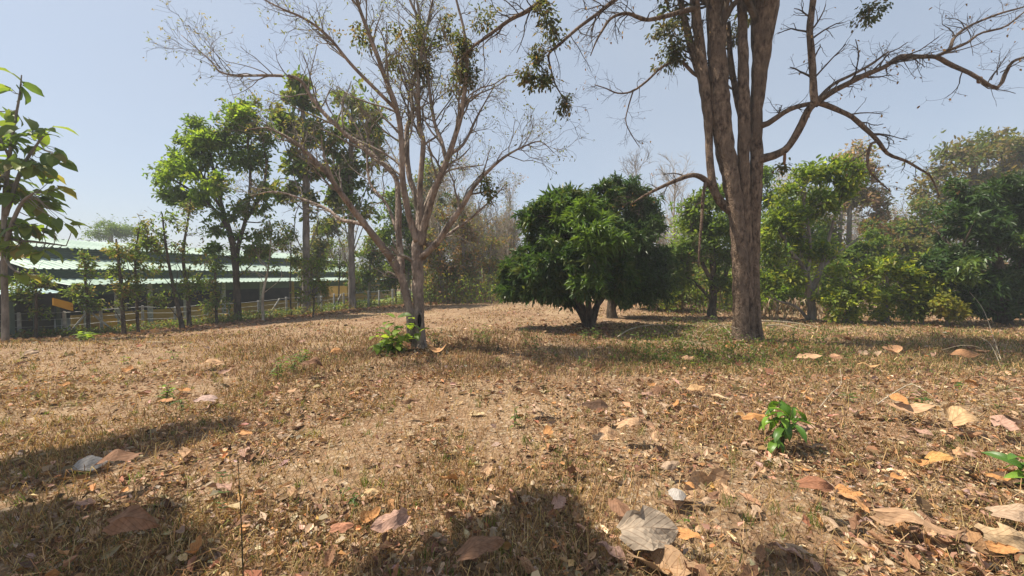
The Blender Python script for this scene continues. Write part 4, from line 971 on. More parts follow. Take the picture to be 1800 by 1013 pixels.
teak_var = []
for i, tint in enumerate([(.10, .155, .03), (.12, .18, .032), (.085, .135, .028), (.16, .21, .035), (.11, .15, .03), (.19, .17, .045), (.08, .13, .028), (.14, .20, .03)]):
    teak_var.append(big_leaf_mesh('teak_leaf', .80, -.5 - .1 * (i % 3), .25, .05, i, 5, 4, LEAF, tint))
D = 10.8
b = at(9, 596)
teak = thing('teak_tree', 'young teak tree with big drooping leaves at the left edge', 'tree', b)
paths = [[(9, 597, 5), (8, 520, 4.4), (7, 420, 3.6), (10, 330, 3.2), (22, 240, 2.2), (34, 170, 1.4), (38, 132, .8)],
         [(8, 440, 4), (30, 400, 3), (60, 360, 2.4), (90, 345, 1.4)], [(9, 380, 3.5), (28, 300, 2.6), (42, 260, 2), (55, 230, 1)],
         [(7, 450, 3), (-20, 380, 3), (-40, 300, 2), (-50, 230, 1)], [(8, 420, 2.6), (50, 425, 2), (80, 430, 1)], [(8, 450, 2.4), (40, 470, 1.8), (75, 480, 1)], [(18, 280, 2), (0, 220, 1.4), (-10, 180, .8)]]
stP = []
for i, st in enumerate(paths):
    P = px_path(st, D); P[:, 1] += [0, -.4, .3, .3, .5, -.5, -.3][i] * np.linspace(0, 1, len(P))
    if i == 0: P[0, 2] = b[2] - .1
    mb = MB(); rough_tube(mb, P, 9, None, .07, .04, seed=i, flare=.3 if i == 0 else 0); mb.build('trunk' if i == 0 else 'limb', BARK_GREY, teak, True)
    stP.append(spline(P, 14)[:, :3])
stP = np.concatenate([s_[5:] if i == 0 else s_[3:] for i, s_ in enumerate(stP)])
bls = px_blobs([(40, 165, 24, 22), (60, 225, 36, 26), (95, 265, 26, 18), (60, 290, 44, 24), (95, 330, 28, 14), (50, 345, 40, 20), (100, 385, 28, 18), (55, 400, 42, 20), (30, 435, 34, 16), (75, 440, 24, 12), (10, 250, 30, 40), (10, 330, 30, 40), (0, 400, 30, 30), (30, 480, 28, 10), (-30, 300, 40, 70), (-40, 400, 40, 40), (15, 200, 24, 24)], D, 1.0)
pts, out = blob_pts(bls, 297, .6, 0)
mbt = MB(); cm = []
near = np.argmin(np.linalg.norm(pts[:, None] - stP[None], axis=2), axis=1)
A_ = stP[near]; M_ = (A_ + pts) / 2 + np.array([0, 0, -.04])
tubes(mbt, np.stack([A_, M_, pts], 1), np.tile([.012, .009, .006], (len(pts), 1)), 4)
mbt.build('twigs', BARK_GREY, teak, kind='stuff')
for p, o_, a in zip(pts, out, A_):
    d = unit(unit(p - a + 1e-4) * .5 + np.array([o_[0], o_[1], 0]) * .7 + rng.normal(size=3) * .35 + np.array([0, 0, -.55]))
    place_leaf('leaf', teak_var[rng.integers(0, 8)], teak, p, d, rng.uniform(.34, .54), unit(np.array([0, 0, 1.0]) + rng.normal(size=3) * .35))
# one light young leaf at the very top
place_leaf('leaf', teak_var[3], teak, PX(36, 138, D), [-.6, -.2, .35], .5)

# ------------------------------------------------------------------ bare grey trees of the far wood
def bare_far(seed, h, bark, leafy=0):
    global rng
    keep = rng; rng = np.random.default_rng(seed)
    P = np.array([[0, 0, -.2, .14], [.1 * rng.normal(), .1 * rng.normal(), h * .3, .11], [.2 * rng.normal(), .2 * rng.normal(), h * .6, .07], [.3 * rng.normal(), .3 * rng.normal(), h, .02]])
    mbA = MB(); rough_tube(mbA, P, 7, 12, .06, .03, seed)
    S = spline(P, 10); mbB = MB()
    q1, s1 = grow(S[None, :, :3], S[None, :, 3], 26, h * .30, (.45, .95), .25, .14, 6, .55, .28, .018)
    tubes(mbB, q1, s1, 4)
    q2, s2 = grow(q1, s1, 6, h * .13, (.35, .9), .15, .2, 5, .6, .2, .012)
    tubes(mbB, q2, s2, 3)
    q3, s3 = grow(q2, s2, 4, h * .07, (.35, .9), .1, .2, 4, .7, .2, .009)
    tubes(mbB, q3, s3, 3)
    mbL = None
    if leafy:
        mbL = MB(); sel = rng.random(len(q3)) < leafy
        rosettes(mbL, q3[sel, -1], unit(q3[sel, -1] - q3[sel, 0]), 3, .2, .5, T_BROAD, DRYC + G_OLIVE, .3, .8, .1)
    rng = keep
    out = [('trunk', mbA.mesh('trunk', bark, (0, 0, 0), True)), ('crown', mbB.mesh('crown', bark))]
    if mbL: out.append(('leaves', mbL.mesh('leaves', LEAF)))
    return out
FV = [bare_far(101, 9, BARK_GREY), bare_far(102, 10, BARK_PALE, .2), bare_far(103, 8.5, BARK_GREY, .35), bare_far(104, 10, BARK_PALE), bare_far(105, 9, BARK_GREY, .5)]
spots = []
for i in range(46):
    px = random.uniform(745, 905) if i % 2 else random.uniform(560, 760)
    spots.append((px, random.uniform(27, 58) if px > 740 else random.uniform(44, 62)))
for i in range(34): spots.append((random.uniform(690, 905), random.uniform(23.5, 34)))
for i in range(14): spots.append((random.uniform(1090, 1270), random.uniform(30, 55)))
for i in range(14): spots.append((random.uniform(1330, 1620), random.uniform(28, 55)))
for i in range(8): spots.append((random.uniform(870, 1100), random.uniform(40, 60)))
for i in range(10): spots.append((random.uniform(380, 560), random.uniform(50, 65)))
for i in range(10): spots.append((random.uniform(1620, 1900), random.uniform(34, 55)))
for i, (px, D) in enumerate(spots):
    x = (px - CX) / F * D; z = float(H(x, D))
    r = thing('bare_wood_tree', ('pale' if i % 5 in (1, 3) else 'grey') + ' bare tree in the wood ' + ('behind the shed' if px < 640 else 'behind the bare spreading tree' if px < 800 else 'left of the mango row' if px < 885 else 'behind the mango row' if px < 1180 else 'behind the big trunk' if px < 1330 else 'behind the crooked tree' if px < 1620 else 'behind the dark tree') + (' with withered leaves' if i % 5 in (1, 2, 4) else ' without a leaf'), 'tree', (x, D, z), 'bare trees of the far wood')
    sc_ = random.uniform(.8, 1.2) * (0.9 if px > 700 else .8) * (.72 if D < 35 and px < 910 else 1)
    r.rotation_euler = (0, 0, random.uniform(0, 6.28)); r.scale = (sc_, sc_, sc_ * random.uniform(.85, 1.1))
    for nm, me in FV[i % 5]:
        o = bpy.data.objects.new(nm, me); COL.objects.link(o); o.parent = r
        if nm != 'trunk': o['kind'] = 'stuff'

# far wood that reads as one mass, closing the horizon
mb = MB()
th = rng.uniform(-1.35, 1.35, 900); rad = rng.uniform(66, 105, 900)
cx_, cy_ = np.sin(th) * rad, np.cos(th) * rad
hh = 2.2 + 2.6 * rng.random(900) * (0.75 + .5 * sn(cx_, cy_, 21, .06))
hh = np.where(np.sin(th) < -.35, hh * .55, hh)
cl = np.stack([cx_, cy_, H(cx_, cy_) + rng.uniform(.1, 1, 900) * hh], -1)
pts = np.repeat(cl, 26, 0) + rng.normal(size=(900 * 26, 3)) * np.array([1.5, 1.5, .8]); pts[:, 2] = np.maximum(pts[:, 2], H(pts[:, 0], pts[:, 1]))
rosettes(mb, pts, np.tile([0, 0, 1.0], (len(pts), 1)), 2, .75, .6, T_BROAD, G_OLIVE + G_MID + DRYC[:2], .2, 1, .3)
o = mb.build('distant_wood', LEAF); o['kind'] = 'stuff'; tag(o, 'far-off hazy wood closing the horizon', 'woodland')
del o['category']

# undergrowth along the fence foot and the wood's edge
mb = MB(); mbs = MB()
segs = []
for px in np.arange(-40, 880, 7.0):
    p = fpt(px, -.5 if px < 560 else .1); segs.append(p)
segs = np.array(segs)
n_ = 2400
i = rng.integers(0, len(segs), n_)
far = np.clip((segs[i, 1] - 15) / 8, 0, 1)
xy = segs[i] + rng.normal(size=(n_, 2)) * (.25 + .45 * far)[:, None]
dens = (sn(xy[:, 0], xy[:, 1], 31, 1.1) + .35 * far) > -0.05
xy = xy[dens]; far = far[dens]
z = H(xy[:, 0], xy[:, 1]); hgt = rng.uniform(.03, .5, len(xy)) * (.5 + .5 * far)
pts = np.column_stack([xy, z + hgt])
rosettes(mb, pts, np.tile([0, 0, 1.0], (len(pts), 1)), 6, .11, .5, T_BROAD, G_OLIVE + G_MID + DRYC[:1], .2, .9, .09)
bs = np.column_stack([xy + rng.normal(size=xy.shape) * .06, z]); 
tubes(mbs, np.stack([bs, (bs + pts) / 2 + .02, pts], 1), np.tile([.006, .005, .003], (len(pts), 1)), 3, (.16, .11, .07))
o = mb.build('undergrowth', LEAF); o['kind'] = 'stuff'; o['label'] = 'low weeds and leafy undergrowth along the foot of the fence'
o = mbs.build('undergrowth_stalks', LITTER); o['kind'] = 'stuff'; o['label'] = 'thin brown stalks of the undergrowth along the fence'

# edge of the wood: scrub right across behind the mango trees and the shrubs
mb = MB(); mbs = MB()
n_ = 3400
px = np.concatenate([rng.uniform(730, 900, 1300), rng.uniform(1150, 1720, 2100)]); dd = np.concatenate([rng.uniform(21, 27, 1300), rng.uniform(15.5, 23, 2100)])
lowc = (px < 900) & (rng.random(n_) < .5); px = np.where(lowc, px + 560, px); dd = np.where(lowc, dd - 4, dd)
x = (px - CX) / F * dd; z = H(x, dd); hgt = rng.uniform(0, 1, n_) ** 1.3 * np.where(px < 900, 1.6, 2.3 * (1 + .5 * sn(px, dd * 20, 91, .03)))
pts = np.column_stack([x, dd, z + hgt])
rosettes(mb, pts, np.tile([0, 0, 1.0], (n_, 1)), 6, .17, .45, T_BROAD, G_OLIVE + G_MID + G_YELLOW + DRYC[:1], .25, .9, .16)
sel = rng.random(n_) < .6
bs = np.column_stack([x + rng.normal(size=n_) * .12, dd, z])[sel]
tp = pts[sel] + np.array([0, 0, .35])
tubes(mbs, np.stack([bs, (bs + tp) / 2 + rng.normal(size=bs.shape) * .06, tp], 1), np.tile([.012, .009, .004], (len(bs), 1)), 3, (.20, .155, .115))
o = mb.build('scrub', LEAF); o['kind'] = 'stuff'; o['label'] = 'olive and brown scrub along the edge of the wood'
o = mbs.build('scrub_stalks', LITTER); o['kind'] = 'stuff'; o['label'] = 'dry thin stalks standing in the scrub'

# dry hanging leaves and stalks under the shrubs on the right
mb = MB(); n_ = 900
px = rng.uniform(1340, 1640, n_); dd = rng.uniform(13.6, 15.6, n_); x = (px - CX) / F * dd; z = H(x, dd)
p = np.column_stack([x, dd, z + rng.uniform(.1, .75, n_)])
leaves(mb, p, np.column_stack([rng.normal(size=n_) * .35, rng.normal(size=n_) * .35, -np.ones(n_)]), rng.uniform(.12, .34, n_), .22, T_LANCE, pick([(.36, .27, .17), (.28, .19, .11), (.42, .34, .23)], n_))
o = mb.build('dry_foliage', LITTER); o['kind'] = 'stuff'; o['label'] = 'withered pale leaves hanging below the shrubs on the right'

# ------------------------------------------------------------------ trees outside the frame whose shade falls into it
def shade_tree(label, base, boughs, blobs, n, ls, scat):
    r = thing('shade_tree', label, 'tree', (base[0], base[1], float(H(base[0], base[1]))))
    mbb = None
    for i, bp in enumerate(boughs):
        mb = MB(); rough_tube(mb, np.array(bp, float), 9, None, .08, .05, seed=i + 3, flare=.3 if i == 0 else 0); mb.build('trunk' if i == 0 else 'limb', BARK_GREY, r, True)
    B = np.array(blobs, float)
    pts, out = blob_pts(B, n, .6, 0)
    mb = MB(); rosettes(mb, pts, out, 4, ls, .6, T_BROAD, G_MID + G_OLIVE, .4, .9, scat); mb.build('crown', LEAF, r, kind='stuff')
def sh(px, py, h):
    p = at(px, py)
    return (p[0] + to_sun[0] / to_sun[2] * h, p[1] + to_sun[1] / to_sun[2] * h, h)
c1 = [(sh(375, 752, 7.6), .22, .14), (sh(300, 768, 7.5), .34, .2), (sh(205, 792, 7.5), .42, .26), (sh(105, 818, 7.4), .5, .32), (sh(0, 842, 7.4), .5, .34), (sh(-110, 866, 7.3), .6, .45),
      (sh(30, 930, 7.0), .34, .22), (sh(130, 965, 7.0), .30, .2), (sh(220, 935, 7.1), .22, .13), (sh(20, 1000, 6.9), .5, .25), (sh(250, 1000, 6.9), .25, .14)]
a, b_, d_ = c1[2][0], c1[5][0], c1[7][0]
shade_tree('leafy tree left of the view, throwing the shade on the left', (-11.2, 4.6),
    [[(-11.2, 4.6, -.2, .17), (-11.0, 4.7, 3, .14), (-10.2, 4.8, 6, .1), (b_[0], b_[1], 7.3, .05), (a[0], a[1], 7.5, .02)], [(-10.6, 4.7, 4.6, .08), (-9.8, 3.8, 6.2, .05), (d_[0], d_[1], 7.0, .02)]],
    [(*p, rx, ry, .25) for p, rx, ry in c1], 1300, .18, .06)
c2 = [(sh(962, 888, 6.7), .08, .08), (sh(945, 918, 6.6), .14, .10), (sh(870, 950, 6.6), .15, .10), (sh(990, 950, 6.6), .12, .09), (sh(800, 990, 6.5), .15, .08), (sh(710, 1016, 6.5), .10, .05), (sh(930, 1000, 6.6), .24, .12),
      (sh(1040, 1015, 6.7), .14, .06), (sh(1405, 1006, 6.9), .08, .05)]
a, b_ = c2[6][0], c2[8][0]
shade_tree('tall tree behind the viewer with a bough arching overhead', (-6.4, -2.2),
    [[(-6.4, -2.2, -.2, .2), (-6.3, -2, 3, .16), (-5.9, -1, 5.6, .12), (-5.0, 1.2, 6.5, .09), (a[0], a[1], 6.6, .03)], [(-4.6, 1.6, 6.6, .05), (b_[0], b_[1], 6.9, .02)]],
    [(*p, rx, ry, .2) for p, rx, ry in c2], 600, .14, .05)

# ------------------------------------------------------------------ dry grass
def sample_ground(n, d0, d1, spread=1.55, power=0):
    u = rng.random(n)
    d = d0 * (d1 / d0) ** u
    x = rng.uniform(-1, 1, n) * (d * spread + 1.5)
    return x, d
def bare_spots(x, y): return smooth(sn(x, y, 81, 1.0) + .6 * sn(x, y, 82, 2.8), .10, .38)
def blades(mb, x, y, hgt, wid, col, lean):
    n = len(x)
    z = H(x, y)
    a = rng.uniform(0, 6.283, n); dirx, diry = np.cos(a), np.sin(a)
    b = rng.uniform(0, 6.283, n); wx, wy = np.cos(b) * wid, np.sin(b) * wid
    p0 = np.column_stack([x, y, z]); w = np.column_stack([wx, wy, np.zeros(n)])
    m = p0 + np.column_stack([dirx * lean * hgt * .35, diry * lean * hgt * .35, hgt * np.sqrt(np.maximum(.05, 1 - (.5 * lean) ** 2)) * .6])
    t_ = p0 + np.column_stack([dirx * lean * hgt, diry * lean * hgt, hgt * np.maximum(.06, 1 - .75 * lean)])
    V = np.stack([p0 - w, p0 + w, m + w * .7, m - w * .7, t_], 1).reshape(-1, 3)
    i = np.arange(n) * 5
    mb.add(V, [np.stack([i, i + 1, i + 2, i + 3], -1), np.stack([i + 3, i + 2, i + 4], -1)], np.repeat(col, 5, 0))
STR = [(.40, .265, .125), (.52, .375, .195), (.27, .16, .078), (.16, .09, .047), (.33, .225, .11), (.40, .255, .12)]
RED = [(.22, .13, .08), (.28, .17, .10), (.16, .095, .06), (.36, .24, .14), (.12, .072, .046)]
GRN = [(.14, .155, .045), (.18, .18, .06), (.10, .125, .04)]
mb = MB()
x, y = sample_ground(240000, 1.5, 11)
patch = sn(x, y, 41, 1.6) + .7 * sn(x, y, 42, 5.5) + .5 * sn(x, y, 43, 12)
keepm = rng.random(len(x)) < np.clip(.50 + 1.25 * patch, .06, 1)
sandy = smooth(-x / np.maximum(y, 1), .55, .95) * smooth(y, 3.5, 5)
keepm &= rng.random(len(x)) > sandy * .7
keepm &= rng.random(len(x)) > .85 * bare_spots(x, y)
keepm &= rng.random(len(x)) > .40 * smooth(x / y, -.05, .5) * (1 - smooth(y, 5, 7))
x, y = x[keepm], y[keepm]
n = len(x)
redz = smooth(y, 4.6, 6.5) * (1 - smooth(y, 10, 13)) * smooth(-x, -3.5, -.5) * (1 - smooth(-x / y, .62, .85))
isred = rng.random(n) < .15 + .75 * redz
isgrn = rng.random(n) < .14 + .10 * sn(x, y, 44, 1.2)
col = np.where(isred[:, None], pick(RED, n), pick(STR, n))
col = np.where(isgrn[:, None], pick(GRN, n), col)
hgt = rng.uniform(.03, .10, n) * (1 + .6 * redz) * (1 + .4 * sn(x, y, 45, 2))
blades(mb, x, y, hgt, (.0014 + .00052 * y) * rng.uniform(.7, 1.4, n), col, rng.uniform(.15, 1.15, n))
# longer straw, bent over
x, y = sample_ground(14000, 1.65, 10); n = len(x)
blades(mb, x, y, rng.uniform(.10, .26, n), .0014 + .0004 * y, pick(STR, n), rng.uniform(.5, 1.2, n))
o = mb.build('dry_grass', STRAW); o['kind'] = 'stuff'; o['label'] = 'short dry straw coloured grass covering the field'
mb = MB()
x, y = sample_ground(95000, 6, 24)
redz = np.clip(1 + 1.2 * sn(x, y, 71, 1.3), 0, 1.2) * smooth(y, 5.2, 6.8) * (1 - smooth(y, 10.5, 13)) * smooth(-x, -4, -.5) * (1 - smooth(-x / y, .6, .85))
grz = smooth(x / y, .15, .4) * (1 - smooth(y, 12, 15))
keepm = rng.random(len(x)) < np.clip(.22 + .5 * redz + .4 * grz + .8 * sn(x, y, 51, 1.1) + .5 * sn(x, y, 52, 3), .03, 1)
x, y, redz, grz = x[keepm], y[keepm], redz[keepm], grz[keepm]; n = len(x)
isred = rng.random(n) < .2 + .7 * redz; isgrn = rng.random(n) < .14 + .34 * grz
col = np.where(isred[:, None], pick(RED, n), pick(STR, n)); col = np.where(isgrn[:, None], pick(GRN, n), col)
blades(mb, x, y, rng.uniform(.03, .11, n) * (1 + .6 * redz + .9 * grz), .0022 + .0006 * y, col, rng.uniform(.35, 1.25, n))
o = mb.build('far_dry_grass', STRAW); o['kind'] = 'stuff'; o['label'] = 'reddish and straw coloured dry grass in the middle distance'
# tufts of green grass
mb = MB()
tx, ty = sample_ground(420, 1.7, 12)
x = np.repeat(tx, 16) + rng.normal(size=420 * 16) * .022; y = np.repeat(ty, 16) + rng.normal(size=420 * 16) * .022; n = len(x)
blades(mb, x, y, rng.uniform(.04, .12, n) * np.repeat(rng.uniform(.5, 1.3, 420), 16), .0018 + .0003 * y, pick(GRN + [(.09, .15, .035)], n), rng.uniform(.2, 1, n))
o = mb.build('green_grass', LEAF); o['kind'] = 'stuff'; o['label'] = 'small green grass tufts in the dry field'

# litter of small dry leaves
LIT = [(.44, .31, .205), (.36, .27, .20), (.31, .185, .105), (.24, .13, .075), (.44, .33, .225), (.38, .20, .09), (.33, .22, .14), (.18, .10, .06), (.10, .06, .04), (.28, .17, .10), (.22, .125, .07)]
mb = MB()
x, y = sample_ground(145000, 1.5, 20)
rl = smooth(x / np.maximum(y, .1), -.15, .5) - .45 * bare_spots(x, y)
band = np.exp(-((y - 5.6) / .9) ** 2) * .5
keepm = rng.random(len(x)) < np.clip(.28 + .30 * rl + band + .7 * sn(x, y, 61, 1.3) + .6 * sn(x, y, 62, 4), .05, 1)
x, y = x[keepm], y[keepm]; n = len(x)
p = np.column_stack([x, y, H(x, y) + rng.uniform(.002, .045, n)])
a = rng.uniform(0, 6.283, n)
d = np.column_stack([np.cos(a), np.sin(a), rng.normal(size=n) * .3])
sz = np.exp(rng.normal(size=n) * .45) * .029 * (1 + .06 * y)
h_ = n // 2
leaves(mb, p[:h_], d[:h_], sz[:h_] * 1.25, rng.uniform(.2, .55, h_), T_LANCE, pick(LIT, h_, .25), .6)
leaves(mb, p[h_:], d[h_:], sz[h_:], rng.uniform(.4, .75, n - h_), T_CURL, pick(LIT, n - h_, .25), .6)
o = mb.build('leaf_litter', LITTER); o['kind'] = 'stuff'; o['label'] = 'crumbled small brown leaves strewn over the field'
# leaf litter piled below the fence trees
mb = MB(); n_ = 9000
pxs = rng.uniform(-60, 760, n_); q = np.array([fpt(v) for v in pxs]); off = -np.abs(rng.normal(size=n_)) * 1.1 - .1
q = q + fn * off[:, None]
p = np.column_stack([q, H(q[:, 0], q[:, 1]) + rng.uniform(.0, .06, n_)])
a = rng.uniform(0, 6.283, n_)
leaves(mb, p, np.column_stack([np.cos(a), np.sin(a), rng.normal(size=n_) * .3]), rng.uniform(.06, .20, n_), .6, T_CURL, pick([(.34, .20, .12), (.26, .15, .09), (.42, .28, .18), (.20, .12, .075)], n_), .4)
o = mb.build('fence_litter', LITTER); o['kind'] = 'stuff'; o['label'] = 'brown fallen leaves drifted along the foot of the fence'

mb = MB()
for (fx, fy, rad, n_) in ((*at(1312, 604)[:2], .9, 900), (*at(736, 618)[:2], .7, 600), (*at(1037, 580)[:2], 1.6, 700), (*at(1427, 568)[:2], .9, 300), (*at(1251, 560)[:2], .8, 250)):
    a = rng.uniform(0, 6.283, n_); r = np.abs(rng.normal(size=n_)) * rad * .6 + .12
    x, y = fx + np.cos(a) * r, fy + np.sin(a) * r
    p = np.column_stack([x, y, H(x, y) + rng.uniform(.005, .06, n_) * np.exp(-r)])
    b_ = rng.uniform(0, 6.283, n_)
    leaves(mb, p, np.column_stack([np.cos(b_), np.sin(b_), rng.normal(size=n_) * .35]), rng.uniform(.04, .13, n_), rng.uniform(.4, .7, n_), T_CURL, pick(LIT, n_, .25), .6)
o = mb.build('trunk_litter', LITTER); o['kind'] = 'stuff'; o['label'] = 'fallen leaves drifted round the feet of the trees'

